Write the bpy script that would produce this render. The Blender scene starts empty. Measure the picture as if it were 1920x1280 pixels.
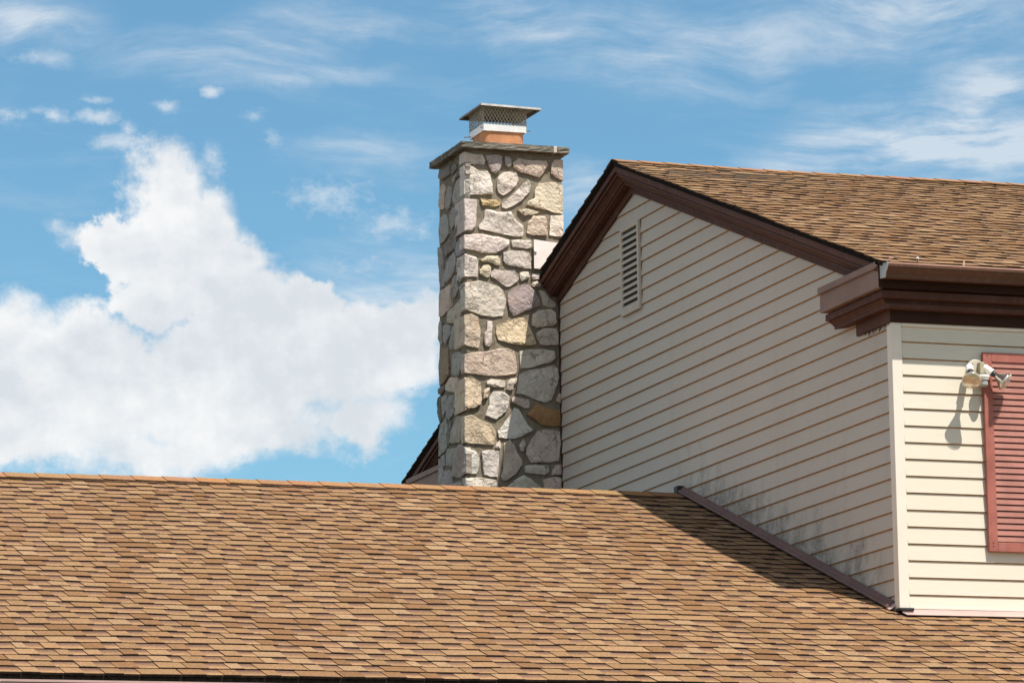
import bpy, bmesh, math, random
from mathutils import Vector, Matrix, noise
from mathutils.geometry import delaunay_2d_cdt

random.seed(7)
S = bpy.context.scene
COL = S.collection
R = random.Random(11)

# ------------------------------------------------------------------ camera
cam_d = bpy.data.cameras.new("camera")
cam = bpy.data.objects.new("camera", cam_d)
COL.objects.link(cam)
S.camera = cam
YAW, PITCH, ROLL = 0.33294, 0.17576, -0.01461
CPOS = Vector((-10.39496, -23.06837, -2.91327))
FPX = 7994.02543
_f = Vector((math.sin(YAW)*math.cos(PITCH), math.cos(YAW)*math.cos(PITCH), math.sin(PITCH)))
_r = Vector((math.cos(YAW), -math.sin(YAW), 0))
_u = _r.cross(_f)
CR = math.cos(ROLL)*_r + math.sin(ROLL)*_u
CU = -math.sin(ROLL)*_r + math.cos(ROLL)*_u
m = Matrix((CR, CU, -_f)).transposed().to_4x4()
m.translation = CPOS
cam.matrix_world = m
cam_d.sensor_width = 36.0
cam_d.lens = FPX/1920*36.0
cam_d.clip_start = 0.5
cam_d.clip_end = 3000

def to_px(p):
    d = Vector(p)-CPOS
    z = d.dot(_f)
    return 960+FPX*d.dot(CR)/z, 640-FPX*d.dot(CU)/z, z

# ------------------------------------------------------------------ view
S.view_settings.view_transform = 'Standard'
S.view_settings.look = 'None'
S.view_settings.gamma = 1
S.view_settings.use_curve_mapping = False
S.view_settings.exposure = EXPO = 0.55
S.render.engine = 'CYCLES'

# ------------------------------------------------------------------ sun
SUN = Vector((0.157, -0.437, 0.886)).normalized()
sd = bpy.data.lights.new("sun", 'SUN')
sd.energy = 4.5
sd.angle = math.radians(0.5)
sd.color = (1.0, 0.955, 0.86)
so = bpy.data.objects.new("sun", sd)
COL.objects.link(so)
so.rotation_euler = SUN.to_track_quat('Z', 'Y').to_euler()
so.location = (6, -18, 30)

# ------------------------------------------------------------------ world: sky with clouds
W = bpy.data.worlds.new("World")
S.world = W
W.use_nodes = True
wt = W.node_tree
wt.nodes.clear()
SKY_STRENGTH = 0.11

class NT:
    """tiny helper that writes shader node maths"""
    def __init__(s, t): s.t = t
    def n(s, kind, **kw):
        o = s.t.nodes.new(kind)
        for k, v in kw.items(): setattr(o, k, v)
        return o
    def put(s, sock, v):
        if isinstance(v, bpy.types.NodeSocket): s.t.links.new(v, sock)
        elif v is not None: sock.default_value = v
    def m(s, op, a, b=None, c=None, clamp=False):
        o = s.n('ShaderNodeMath', operation=op, use_clamp=clamp)
        for i, v in enumerate((a, b, c)):
            if v is not None: s.put(o.inputs[i], v)
        return o.outputs[0]
    def v(s, op, a, b=None, scale=None):
        o = s.n('ShaderNodeVectorMath', operation=op)
        s.put(o.inputs[0], a)
        if b is not None: s.put(o.inputs[1], b)
        if scale is not None: s.put(o.inputs[3], scale)
        return o.outputs[1] if op in ('LENGTH', 'DOT_PRODUCT', 'DISTANCE') else o.outputs[0]
    def noise(s, vec, scale, detail=4, rough=.55, dist=0, col=False, kind=None):
        o = s.n('ShaderNodeTexNoise')
        if vec is not None: s.put(o.inputs['Vector'], vec)
        s.put(o.inputs['Scale'], scale); s.put(o.inputs['Detail'], detail)
        s.put(o.inputs['Roughness'], rough); s.put(o.inputs['Distortion'], dist)
        return o.outputs['Color' if col else 'Fac']
    def ramp(s, fac, lo, hi, a=0., b=1.):
        o = s.n('ShaderNodeMapRange', interpolation_type='SMOOTHSTEP')
        s.put(o.inputs['Value'], fac); s.put(o.inputs['From Min'], lo); s.put(o.inputs['From Max'], hi)
        s.put(o.inputs['To Min'], a); s.put(o.inputs['To Max'], b)
        return o.outputs[0]
    def mix(s, fac, a, b, mode='MIX'):
        o = s.n('ShaderNodeMix', data_type='RGBA', blend_type=mode)
        s.put(o.inputs[0], fac); s.put(o.inputs[6], a); s.put(o.inputs[7], b)
        return o.outputs[2]

N = NT(wt)
tc = N.n('ShaderNodeTexCoord').outputs['Generated']
sky = N.n('ShaderNodeTexSky', sky_type='NISHITA', sun_disc=False)
sky.sun_elevation = math.asin(SUN.z)
sky.sun_rotation = math.atan2(SUN.x, SUN.y)
sky.altitude = 100
sky.air_density = 1.0
sky.dust_density = 0.3
sky.ozone_density = 2.0
sep = N.n('ShaderNodeSeparateXYZ'); N.put(sep.inputs[0], tc)
az = N.m('ARCTAN2', sep.outputs[0], sep.outputs[1])
el = N.m('ARCSINE', sep.outputs[2])
# local chart of the sky: about 7 degrees per unit
cu = N.m('MULTIPLY', N.m('SUBTRACT', az, 0.3329), 7.87)
cv = N.m('MULTIPLY', N.m('SUBTRACT', el, 0.1758), 7.994)
cmb = N.n('ShaderNodeCombineXYZ'); N.put(cmb.inputs[0], cu); N.put(cmb.inputs[1], cv)
P0 = cmb.outputs[0]
def centred(col, amp): return N.v('SCALE', N.v('SUBTRACT', col, (.5, .5, .5)), scale=amp)
w1 = centred(N.noise(P0, 4.0, 6, .62, col=True), .15)
w2 = centred(N.noise(P0, 17.0, 5, .65, col=True), .075)
wlow = centred(N.noise(P0, 1.1, 3, .5, col=True), .34)
P1 = N.v('MULTIPLY', N.v('ADD', N.v('ADD', P0, w1), w2), (1, 1, 0))
BLOBS = [  # cumulus lobes: centre u, v, radius u, v
(-0.660,-0.090,0.380,0.150),
(-0.870,-0.060,0.260,0.160),
(-0.420,-0.060,0.220,0.150),
(-0.300,-0.020,0.150,0.110),
(-0.640,0.120,0.120,0.110),
(-0.650,0.260,0.090,0.130),
(-0.590,0.210,0.100,0.090),
(-0.740,0.200,0.080,0.050),
(-0.710,0.180,0.070,0.060),
(-0.540,0.130,0.110,0.110),
(-0.860,-0.160,0.320,0.085),
(-0.640,-0.195,0.300,0.060),
(-0.480,0.070,0.120,0.100),
(-0.390,0.080,0.090,0.050),
(-0.940,0.000,0.150,0.105),
(-0.320,-0.135,0.150,0.065),
(-0.490,-0.175,0.230,0.055),
(-0.200,-0.020,0.090,0.080),
(-0.170,0.040,0.080,0.060)
]
field = None
for (bx, by, rx, ry) in BLOBS:
    d = N.v('LENGTH', N.v('MULTIPLY', N.v('SUBTRACT', P1, (bx, by, 0)), (1/rx, 1/ry, 0)))
    f = N.m('SUBTRACT', 1.0, d)
    field = f if field is None else N.m('SMOOTH_MAX', field, f, 0.12)
billow = N.noise(P0, 8.0, 9, .62)
billow_up = N.noise(N.v('ADD', P0, (.012, .030, 0)), 8.0, 9, .62)
relief = N.m('SUBTRACT', billow, billow_up)
edge = N.m('ADD', field, N.m('MULTIPLY', N.m('SUBTRACT', billow, .5), .85))
hole = N.ramp(N.v('LENGTH', N.v('MULTIPLY', N.v('SUBTRACT', P1, (-.375, -.115, 0)), (1/.06, 1/.045, 0))), 1.3, .2)
edge = N.m('SUBTRACT', edge, N.m('MULTIPLY', hole, .20))
soft = N.ramp(N.noise(N.v('ADD', P0, (.7, .1, 0)), 2.2, 3, .5), .36, .64, .20, .70)
# the same kind of cumulus carries on round the rest of the sky
far = N.ramp(N.v('LENGTH', P0), 1.5, 2.6)
gen = N.ramp(N.noise(P0, .55, 7, .58), .44, .60)
low = N.ramp(el, 1.0, 1.5, 1., .35)
cum = N.m('MAXIMUM', N.ramp(edge, -.02, soft), N.m('MULTIPLY', N.m('MULTIPLY', gen, far), low))
# thin high cloud: long streaks
mp = N.n('ShaderNodeMapping'); N.put(mp.inputs[0], N.v('ADD', P0, N.v('SCALE', wlow, scale=1.0)))
mp.inputs['Rotation'].default_value = (0, 0, math.radians(14)); mp.inputs['Scale'].default_value = (1.0, 3.4, 1)
str1 = N.noise(mp.outputs[0], 2.3, 9, .62, .0)
mp2 = N.n('ShaderNodeMapping'); N.put(mp2.inputs[0], N.v('ADD', P0, N.v('SCALE', wlow, scale=1.0)))
mp2.inputs['Rotation'].default_value = (0, 0, math.radians(24)); mp2.inputs['Scale'].default_value = (1.3, 7.5, 1)
str2 = N.noise(mp2.outputs[0], 3.2, 9, .66, .0)
str1 = N.m('MULTIPLY_ADD', str2, .5, N.m('MULTIPLY', str1, .5))
WISPS = [
(-0.920,0.610,0.230,0.090,1.10),
(-0.540,0.550,0.330,0.080,0.75),
(-0.310,0.610,0.300,0.060,0.60),
(-0.400,0.510,0.260,0.040,0.60),
(0.040,0.590,0.350,0.080,0.80),
(0.390,0.550,0.450,0.130,0.80),
(0.740,0.580,0.400,0.150,1.00),
(0.820,0.350,0.420,0.120,1.90),
(0.600,0.330,0.220,0.060,1.10),
(0.920,0.440,0.200,0.120,1.20),
(0.150,0.270,0.150,0.090,0.90),
(-0.280,0.350,0.200,0.060,0.70),
(-0.200,0.080,0.210,0.130,1.50),
(-0.260,0.160,0.200,0.090,0.90),
(-0.870,0.535,0.070,0.025,0.90),
(-0.590,-0.230,0.160,0.050,1.20),
(-0.840,-0.230,0.200,0.040,0.90)
]
wf = None
P2 = N.v('MULTIPLY', N.v('ADD', P0, N.v('SCALE', w1, scale=.9)), (1, 1, 0))
for (bx, by, rx, ry, a) in WISPS:
    d = N.v('LENGTH', N.v('MULTIPLY', N.v('SUBTRACT', P2, (bx, by, 0)), (1/rx, 1/ry, 0)))
    f = N.m('MULTIPLY', N.ramp(d, 1.0, 0.0), a)
    wf = f if wf is None else N.m('MAXIMUM', wf, f)
wf = N.m('ADD', wf, N.m('MULTIPLY', far, .5))
cir = N.m('MULTIPLY', wf, N.ramp(str1, .34, .66))
pf = None
P3 = N.v('ADD', P0, N.v('SCALE', w2, scale=.35))
PUFFS = [
(-0.560,0.472,0.034,0.022,1.30),
(-0.650,0.445,0.040,0.020,0.90),
(-0.780,0.454,0.045,0.016,0.90),
(-0.775,0.425,0.070,0.024,1.00),
(-0.855,0.425,0.040,0.026,1.00),
(-0.940,0.425,0.060,0.030,0.80),
(-0.890,0.435,0.030,0.014,0.80),
(-0.735,0.378,0.075,0.034,1.10),
(-0.720,0.400,0.030,0.024,1.10),
(-0.445,0.380,0.030,0.030,0.80),
(-0.340,0.275,0.130,0.060,0.85),
(-0.220,0.220,0.150,0.060,0.80),
(-0.270,0.140,0.130,0.050,0.70),
(-0.480,0.425,0.040,0.024,0.70),
(-0.810,0.200,0.070,0.040,1.20),
(-0.850,0.220,0.040,0.030,1.00),
(-0.560,0.340,0.040,0.060,0.90),
(-0.900,0.535,0.070,0.020,0.80),
(-0.590,-0.220,0.060,0.040,1.10),
(-0.230,-0.120,0.090,0.060,1.00)
]
for (bx, by, rx, ry, a) in PUFFS:
    d = N.v('LENGTH', N.v('MULTIPLY', N.v('SUBTRACT', P3, (bx, by, 0)), (1/rx, 1/ry, 0)))
    f = N.m('MULTIPLY', N.m('SUBTRACT', 1.0, d), a)
    pf = f if pf is None else N.m('MAXIMUM', pf, f)
puffn = N.noise(N.v('MULTIPLY', P3, (1, 1.6, 1)), 26.0, 7, .66)
puff = N.ramp(N.m('ADD', pf, N.m('MULTIPLY', N.m('SUBTRACT', puffn, .5), 1.6)), .18, 1.25)
cir = N.m('MAXIMUM', cir, N.m('MULTIPLY', puff, 1.0))
cir = N.m('ADD', cir, N.m('MULTIPLY', N.ramp(str1, .48, .72), .20), clamp=True)
shade = N.noise(N.v('ADD', P0, (0.31, .12, .4)), 3.2, 6, .55)
depth = N.ramp(edge, .15, .95)
lit = N.m('ADD', N.m('MULTIPLY', N.ramp(shade, .38, .62), .72), N.m('MULTIPLY', N.m('SUBTRACT', 1.0, depth), .16))
lit = N.m('ADD', lit, N.m('MULTIPLY', relief, 1.9), clamp=True)
CW = 1/SKY_STRENGTH/2**EXPO
ccol = N.mix(lit, (.72*CW, .765*CW, .81*CW, 1), (.96*CW, .962*CW, .962*CW, 1))
tint = N.mix(1.0, sky.outputs[0], (0.53, 0.76, 0.78, 1), 'MULTIPLY')
c1 = N.mix(N.m('MULTIPLY', cir, .8), tint, (.72*CW, .79*CW, .86*CW, 1))
c2 = N.mix(N.m('MULTIPLY', cum, .97), c1, ccol)
bg = N.n('ShaderNodeBackground'); N.put(bg.inputs[0], c2); bg.inputs[1].default_value = SKY_STRENGTH
wo = N.n('ShaderNodeOutputWorld'); wt.links.new(bg.outputs[0], wo.inputs[0])

# ------------------------------------------------------------------ materials
def mat(name, build):
    mt = bpy.data.materials.new(name); mt.use_nodes = True
    t = mt.node_tree; t.nodes.clear()
    k = NT(t)
    b = k.n('ShaderNodeBsdfPrincipled'); o = k.n('ShaderNodeOutputMaterial')
    t.links.new(b.outputs[0], o.inputs[0])
    build(k, b)
    return mt
def bump(k, b, h, strength, dist):
    o = k.n('ShaderNodeBump'); k.put(o.inputs['Height'], h)
    o.inputs['Strength'].default_value = strength; o.inputs['Distance'].default_value = dist
    k.t.links.new(o.outputs[0], b.inputs['Normal'])
def objco(k): return k.n('ShaderNodeTexCoord').outputs['Object']
def worldco(k): return k.n('ShaderNodeNewGeometry').outputs['Position']
def objcol(k): return k.n('ShaderNodeObjectInfo').outputs['Color']
def objrand(k): return k.n('ShaderNodeObjectInfo').outputs['Random']

def simple(name, col, rough=.6, var=.08, scale=8, metallic=0, spec=.5, bumpk=None, streak=0):
    def f(k, b):
        p = worldco(k)
        n = k.noise(p, scale, 5, .6)
        c2 = tuple(min(1, c*(1+var)) for c in col)+(1,); c1 = tuple(c*(1-var) for c in col)+(1,)
        c = k.mix(k.ramp(n, .3, .7), c1, c2)
        if streak:
            s1 = k.ramp(k.noise(k.v('MULTIPLY', p, (16, 16, 1.3)), 1.6, 4, .62), .50, .72)
            s2 = k.ramp(k.noise(p, 30, 5, .7), .55, .75)
            ch = k.mix(.5, c, (.34, .30, .28, 1))
            c = k.mix(k.m('MULTIPLY', s1, streak), c, ch)
            c = k.mix(k.m('MULTIPLY', s2, streak*.6), c, k.mix(1.0, c, (.55, .5, .48, 1), 'MULTIPLY'))
        k.put(b.inputs['Base Color'], c)
        b.inputs['Roughness'].default_value = rough; b.inputs['Metallic'].default_value = metallic
        b.inputs['Specular IOR Level'].default_value = spec
        if bumpk: bump(k, b, k.noise(p, bumpk[0], 4, .6), bumpk[1], bumpk[2])
    return mat(name, f)

def siding_build(k, b, base):
    p = worldco(k)
    sc = k.v('MULTIPLY', p, (3.0, 3.0, 70.0))
    grain = k.noise(sc, 3.0, 5, .65, 1.2)
    big = k.noise(p, 1.3, 4, .5)
    c = k.mix(k.ramp(grain, .25, .75), tuple(x*.93 for x in base)+(1,), tuple(min(1, x*1.04) for x in base)+(1,))
    c = k.mix(k.ramp(big, .35, .75, 0, .28), c, (base[0]*.90, base[1]*.86, base[2]*.80, 1))
    return p, c, grain
def siding_front(k, b):
    p, c, g = siding_build(k, b, (.665, .605, .505))
    k.put(b.inputs['Base Color'], c); b.inputs['Roughness'].default_value = .45
    b.inputs['Specular IOR Level'].default_value = .15
    bump(k, b, g, .25, .002)
PGS = .1004
def siding_gable(k, b):
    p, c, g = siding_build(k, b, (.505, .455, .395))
    s = k.n('ShaderNodeSeparateXYZ'); k.put(s.inputs[0], p)
    # height above the lower roof: mildew where rain splashes off it
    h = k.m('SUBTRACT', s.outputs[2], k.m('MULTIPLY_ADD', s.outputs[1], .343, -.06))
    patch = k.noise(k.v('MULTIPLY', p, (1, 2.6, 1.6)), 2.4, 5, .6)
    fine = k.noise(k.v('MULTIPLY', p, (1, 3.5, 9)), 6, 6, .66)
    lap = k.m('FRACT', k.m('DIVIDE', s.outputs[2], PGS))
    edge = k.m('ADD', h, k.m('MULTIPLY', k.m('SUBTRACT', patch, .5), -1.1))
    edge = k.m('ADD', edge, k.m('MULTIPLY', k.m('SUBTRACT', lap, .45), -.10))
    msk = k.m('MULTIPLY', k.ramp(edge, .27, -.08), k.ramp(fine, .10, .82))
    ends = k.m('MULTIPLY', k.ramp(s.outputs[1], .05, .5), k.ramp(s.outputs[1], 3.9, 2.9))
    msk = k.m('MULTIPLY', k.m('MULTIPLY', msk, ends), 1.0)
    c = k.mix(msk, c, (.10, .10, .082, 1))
    # long faint run-down streaks
    st = k.ramp(k.noise(k.v('MULTIPLY', p, (1, 3.2, .25)), 2.0, 4, .6), .5, .8)
    c = k.mix(k.m('MULTIPLY', st, .22), c, (.33, .31, .25, 1))
    k.put(b.inputs['Base Color'], c); b.inputs['Roughness'].default_value = .5
    b.inputs['Specular IOR Level'].default_value = .15
    bump(k, b, g, .25, .002)
M_front = mat('cream_siding', siding_front)
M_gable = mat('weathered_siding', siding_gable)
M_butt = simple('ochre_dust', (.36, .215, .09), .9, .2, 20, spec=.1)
M_post = simple('cream_trim', (.74, .66, .565), .45, .03, 4)
M_brown_shade = simple('brown_paint_shade_tint', (.040, .018, .013), .7, .12, 5, spec=.08)  # shade under the eave gutter put into the fascia and frieze colour
M_brown = simple('brown_paint', (.092, .040, .029), .65, .12, 5, spec=.12, bumpk=(30, .1, .004), streak=.18)
M_brown2 = simple('faded_brown_aluminium', (.25, .165, .140), .65, .10, 4, spec=.15, streak=.35)
M_flash = simple('aged_brown_flashing', (.165, .092, .082), .6, .12, 5, spec=.15, streak=.25)
M_gutter = simple('brown_gutter', (.105, .048, .030), .5, .10, 3, spec=.25, streak=.22)
M_lip = simple('light_brown_gutter_lip', (.46, .25, .18), .4, .1, 6)  # lip strip lighter than the gutter below it
M_mill = simple('mill_aluminium', (.40, .42, .41), .5, .12, 9, metallic=.1)
M_black = simple('asphalt_edge', (.042, .030, .022), .9, .4, 40, spec=.1)
M_dark = simple('dark_void', (.012, .010, .009), .95, .1, 10)
M_drip = simple('dark_drip_metal', (.016, .013, .013), .9, .2, 15, spec=.03)
M_pink = simple('pinkish_flashing', (.45, .315, .275), .4, .08, 7, metallic=.0)
M_white = simple('white_flashing', (.70, .62, .585), .45, .06, 8)
M_shut = simple('faded_red_shutter', (.33, .110, .084), .6, .14, 9, spec=.25, streak=.25)
M_shut2 = simple('bleached_red_slat', (.35, .152, .122), .65, .12, 9, spec=.2, streak=.2)
M_vent = simple('cream_vent', (.49, .44, .365), .55, .06, 6, spec=.15)
M_lamp = simple('white_lamp_metal', (.72, .70, .64), .4, .06, 30)
M_tan = simple('tan_lamp_box', (.38, .32, .215), .5, .06, 30)
M_greyplastic = simple('grey_plastic', (.33, .33, .31), .4, .06, 30)
M_blackplastic = simple('black_socket', (.03, .03, .035), .4, .1, 30)
M_clay = simple('clay_flue', (.40, .175, .078), .8, .2, 14, bumpk=(60, .3, .004))
M_tar = simple('roof_tar', (.012, .011, .012), .55, .3, 30)
M_galv = simple('bright_metal', (.72, .70, .67), .4, .08, 14, metallic=.3)
M_wire = simple('galvanised_wire', (.36, .32, .26), .55, .15, 30, metallic=.3)
M_soot = simple('sooty_metal', (.16, .145, .105), .35, .35, 10, metallic=.75)

def hood_build(k, b):
    n = k.noise(worldco(k), 7, 5, .6)
    k.put(b.inputs['Base Color'], k.mix(k.ramp(n, .3, .7), (.055, .046, .030, 1), (.12, .10, .07, 1)))
    b.inputs['Metallic'].default_value = .85; b.inputs['Roughness'].default_value = .36
M_hood = mat('tarnished_steel', hood_build)

def slate_build(k, b):
    p = k.v('MULTIPLY', worldco(k), (9, 9, 60))
    n = k.noise(p, 1.0, 6, .65, .6); n2 = k.noise(worldco(k), 14, 5, .6)
    c = k.mix(k.ramp(n, .3, .72), (.07, .065, .052, 1), (.24, .21, .165, 1))
    c = k.mix(k.ramp(n2, .52, .72, 0, .6), c, (.15, .16, .13, 1))
    k.put(b.inputs['Base Color'], c); b.inputs['Roughness'].default_value = .85
    bump(k, b, n, .9, .012)
M_slate = mat('split_slate', slate_build)

def mortar_build(k, b):
    p = worldco(k)
    n = k.noise(p, 9, 6, .65); n2 = k.noise(p, 90, 3, .6)
    c = k.mix(k.ramp(n, .3, .7), (.165, .138, .10, 1), (.265, .225, .168, 1))
    c = k.mix(k.ramp(n2, .45, .75, 0, .5), c, (.13, .115, .09, 1))
    k.put(b.inputs['Base Color'], c); b.inputs['Roughness'].default_value = .95
    b.inputs['Specular IOR Level'].default_value = .15
    bump(k, b, k.m('ADD', n, k.m('MULTIPLY', n2, .3)), .7, .012)
M_mortar = mat('grey_tan_mortar', mortar_build)
M_wash = simple('mortar_wash', (.52, .44, .37), .9, .12, 14, bumpk=(40, .4, .006))

def stone_build(k, b):
    p = k.v('ADD', objco(k), k.v('SCALE', k.n('ShaderNodeCombineXYZ').outputs[0], scale=1))
    r = objrand(k)
    off = k.n('ShaderNodeCombineXYZ'); k.put(off.inputs[0], k.m('MULTIPLY', r, 37.0)); k.put(off.inputs[1], k.m('MULTIPLY', r, 17.0))
    p = k.v('ADD', objco(k), off.outputs[0])
    n = k.noise(p, 11, 7, .66, .8)
    f = k.noise(p, 55, 5, .7)
    v = k.n('ShaderNodeTexVoronoi'); k.put(v.inputs['Vector'], k.v('ADD', p, k.v('SCALE', k.noise(p, 12, 3, .5, col=True), scale=.12)))
    v.inputs['Scale'].default_value = 26
    base = objcol(k)
    c = k.mix(k.ramp(n, .36, .68, 0, .55), base, k.mix(1.0, base, (.70, .66, .63, 1), 'MULTIPLY'))
    c = k.mix(k.ramp(n, .36, .24, 0, .5), c, k.mix(1.0, base, (1.22, 1.22, 1.20, 1), 'MULTIPLY'))
    c = k.mix(k.ramp(f, .58, .76, 0, .65), c, k.mix(1.0, base, (.42, .38, .35, 1), 'MULTIPLY'))
    cr = k.n('ShaderNodeTexVoronoi', feature='DISTANCE_TO_EDGE')
    k.put(cr.inputs['Vector'], k.v('ADD', p, k.v('SCALE', k.noise(p, 9, 5, .65, col=True), scale=.22))); cr.inputs['Scale'].default_value = 7.5
    crack = k.m('MULTIPLY', k.ramp(cr.outputs['Distance'], .035, .0), k.ramp(k.noise(p, 6, 3, .5), .45, .6))
    c = k.mix(k.m('MULTIPLY', crack, .7), c, k.mix(1.0, base, (.32, .28, .25, 1), 'MULTIPLY'))
    rust = k.noise(p, 5, 4, .6)
    c = k.mix(k.ramp(rust, .60, .74, 0, .32), c, (.42, .25, .12, 1))
    k.put(b.inputs['Base Color'], c); b.inputs['Roughness'].default_value = .9
    b.inputs['Specular IOR Level'].default_value = .15
    h = k.m('ADD', k.m('ADD', k.m('SUBTRACT', n, k.m('MULTIPLY', crack, .5)), k.m('MULTIPLY', f, .6)), k.m('MULTIPLY', v.outputs['Distance'], .5))
    bump(k, b, h, .8, .013)
M_stone = mat('split_fieldstone', stone_build)

def shingle_build(k, b):
    a = k.n('ShaderNodeAttribute', attribute_name='Col').outputs['Color']
    p = worldco(k)
    g = k.noise(p, 210, 2, .6); g2 = k.noise(p, 70, 4, .9); w = k.noise(p, .9, 4, .55)
    mod = k.m('MULTIPLY', k.ramp(g2, .28, .72, .60, 1.42), k.m('MULTIPLY_ADD', g, .5, .75))
    c = k.v('SCALE', a, scale=mod)
    c = k.mix(k.ramp(w, .45, .75, 0, .22), c, k.mix(1.0, c, (.78, .76, .74, 1), 'MULTIPLY'))
    k.put(b.inputs['Base Color'], c); b.inputs['Roughness'].default_value = .95
    b.inputs['Specular IOR Level'].default_value = .1
    bump(k, b, g2, .5, .003)
M_shingle = mat('asphalt_granules', shingle_build)

def grass_build(k, b):
    p = worldco(k)
    c = k.mix(k.noise(p, .8, 6, .6), (.105, .090, .048, 1), (.17, .145, .085, 1))
    k.put(b.inputs['Base Color'], c); b.inputs['Roughness'].default_value = .95
    bump(k, b, k.noise(p, 30, 4, .7), .6, .04)
M_grass = mat('mown_grass', grass_build)

def lens_build(k, b):
    b.inputs['Base Color'].default_value = (.80, .78, .70, 1)
    b.inputs['Roughness'].default_value = .12
    tr = k.n('ShaderNodeBsdfTransparent'); tr.inputs[0].default_value = (.97, .96, .92, 1)
    lw = k.n('ShaderNodeLayerWeight'); lw.inputs[0].default_value = .45
    mx = k.n('ShaderNodeMixShader')
    k.put(mx.inputs[0], k.m('MULTIPLY_ADD', lw.outputs['Facing'], .6, .10))
    k.t.links.new(tr.outputs[0], mx.inputs[1]); k.t.links.new(b.outputs[0], mx.inputs[2])
    out = [n for n in k.t.nodes if n.type == 'OUTPUT_MATERIAL'][0]
    k.t.links.new(mx.outputs[0], out.inputs[0])
M_lens = mat('bulb_glass', lens_build)
M_reflector = simple('silvered_glass', (.72, .69, .61), .14, .3, 25, metallic=.92)

# ------------------------------------------------------------------ object helpers
class MB:
    def __init__(s): s.v = []; s.f = []; s.mi = []; s.col = {}
    def add(s, vs, fs, mi=0):
        o = len(s.v); s.v += [tuple(x) for x in vs]
        for f in fs: s.f.append(tuple(i+o for i in f)); s.mi.append(mi)
        return o
    def box(s, a, b, mi=0):
        (x0, y0, z0), (x1, y1, z1) = a, b
        s.add([(x0,y0,z0),(x1,y0,z0),(x1,y1,z0),(x0,y1,z0),(x0,y0,z1),(x1,y0,z1),(x1,y1,z1),(x0,y1,z1)],
              [(3,2,1,0),(4,5,6,7),(0,1,5,4),(1,2,6,5),(2,3,7,6),(3,0,4,7)], mi)
    def sweep(s, stations, mi=0, cap=True):
        n = len(stations[0]); o = len(s.v)
        for st in stations: s.v += [tuple(p) for p in st]
        for k in range(len(stations)-1):
            for i in range(n):
                j = (i+1) % n
                s.f.append((o+k*n+i, o+k*n+j, o+(k+1)*n+j, o+(k+1)*n+i)); s.mi.append(mi)
        if cap:
            s.f.append(tuple(o+i for i in range(n))[::-1]); s.mi.append(mi)
            q = o+(len(stations)-1)*n
            s.f.append(tuple(q+i for i in range(n))); s.mi.append(mi)
    def tube(s, a, b, r0, r1=None, n=10, mi=0):
        r1 = r0 if r1 is None else r1
        a, b = Vector(a), Vector(b); d = (b-a).normalized()
        u = d.orthogonal().normalized(); w = d.cross(u)
        ring = lambda c, r: [c+(u*math.cos(2*math.pi*i/n)+w*math.sin(2*math.pi*i/n))*r for i in range(n)]
        s.sweep([ring(a, r0), ring(b, r1)], mi)
    def lathe(s, o, d, prof, n=20, mi=0):
        o, d = Vector(o), Vector(d).normalized()
        u = d.orthogonal().normalized(); w = d.cross(u)
        s.sweep([[o+d*h+(u*math.cos(2*math.pi*i/n)+w*math.sin(2*math.pi*i/n))*max(r, 1e-4) for i in range(n)] for r, h in prof], mi)

def obj(name, mb, mats, parent=None, smooth=False, bevel=0, origin=None, fixn=True):
    me = bpy.data.meshes.new(name)
    off = Vector(origin) if origin is not None else Vector((0, 0, 0))
    me.from_pydata([tuple(Vector(v)-off) for v in mb.v], [], mb.f)
    for mm in (mats if isinstance(mats, (list, tuple)) else [mats]): me.materials.append(mm)
    for p, i in zip(me.polygons, mb.mi): p.material_index = i; p.use_smooth = smooth
    if fixn:
        bm = bmesh.new(); bm.from_mesh(me); bmesh.ops.recalc_face_normals(bm, faces=bm.faces); bm.to_mesh(me); bm.free()
    o = bpy.data.objects.new(name, me); COL.objects.link(o)
    if origin is not None: o.location = off
    if parent is not None:
        o.parent = parent
        pw = parent.matrix_world if False else Matrix.Translation(world_loc(parent))
        o.location = off - pw.translation
    if bevel:
        bv = o.modifiers.new('bevel', 'BEVEL'); bv.width = bevel; bv.segments = 2; bv.limit_method = 'ANGLE'
    return o
def world_loc(o):
    v = Vector(o.location); p = o.parent
    while p is not None: v += Vector(p.location); p = p.parent
    return v
def thing(name, label, cat, loc):
    o = bpy.data.objects.new(name, None); COL.objects.link(o); o.location = loc
    o.empty_display_size = .2
    o['label'] = label; o['category'] = cat
    return o
def boxobj(name, a, b, m_, parent=None, bevel=0):
    k = MB(); k.box(a, b); return obj(name, k, m_, parent, bevel=bevel)

# ------------------------------------------------------------------ dimensions (metres)
XR = 6.5                     # right end of the upper house
YR, ZR = 4.31, 3.566         # ridge
SF, SB = .3487, .319         # slopes: front, back
YB = 9.06                    # rear wall
YC0, YC1 = 5.925, 6.575      # chimney depth
LM, LB = .343, -.109         # lower roof: z = LB + LM*y + LT*(x-.5)
LT = .004
LYR, LYE = 3.50, -1.75       # lower ridge, lower eave
XL = -9.5
GROUND = -4.5
def zroof(y): return ZR - SF*(YR-y) if y <= YR else ZR - SB*(y-YR)
def zlow(x, y): return LB + LM*y + LT*(x-.5)

# ------------------------------------------------------------------ ground
g = MB(); g.add([(-400,-400,GROUND),(400,-400,GROUND),(400,400,GROUND),(-400,400,GROUND)], [(0,1,2,3)])
lawn = obj('lawn', g, M_grass); lawn['kind'] = 'structure'

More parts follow.
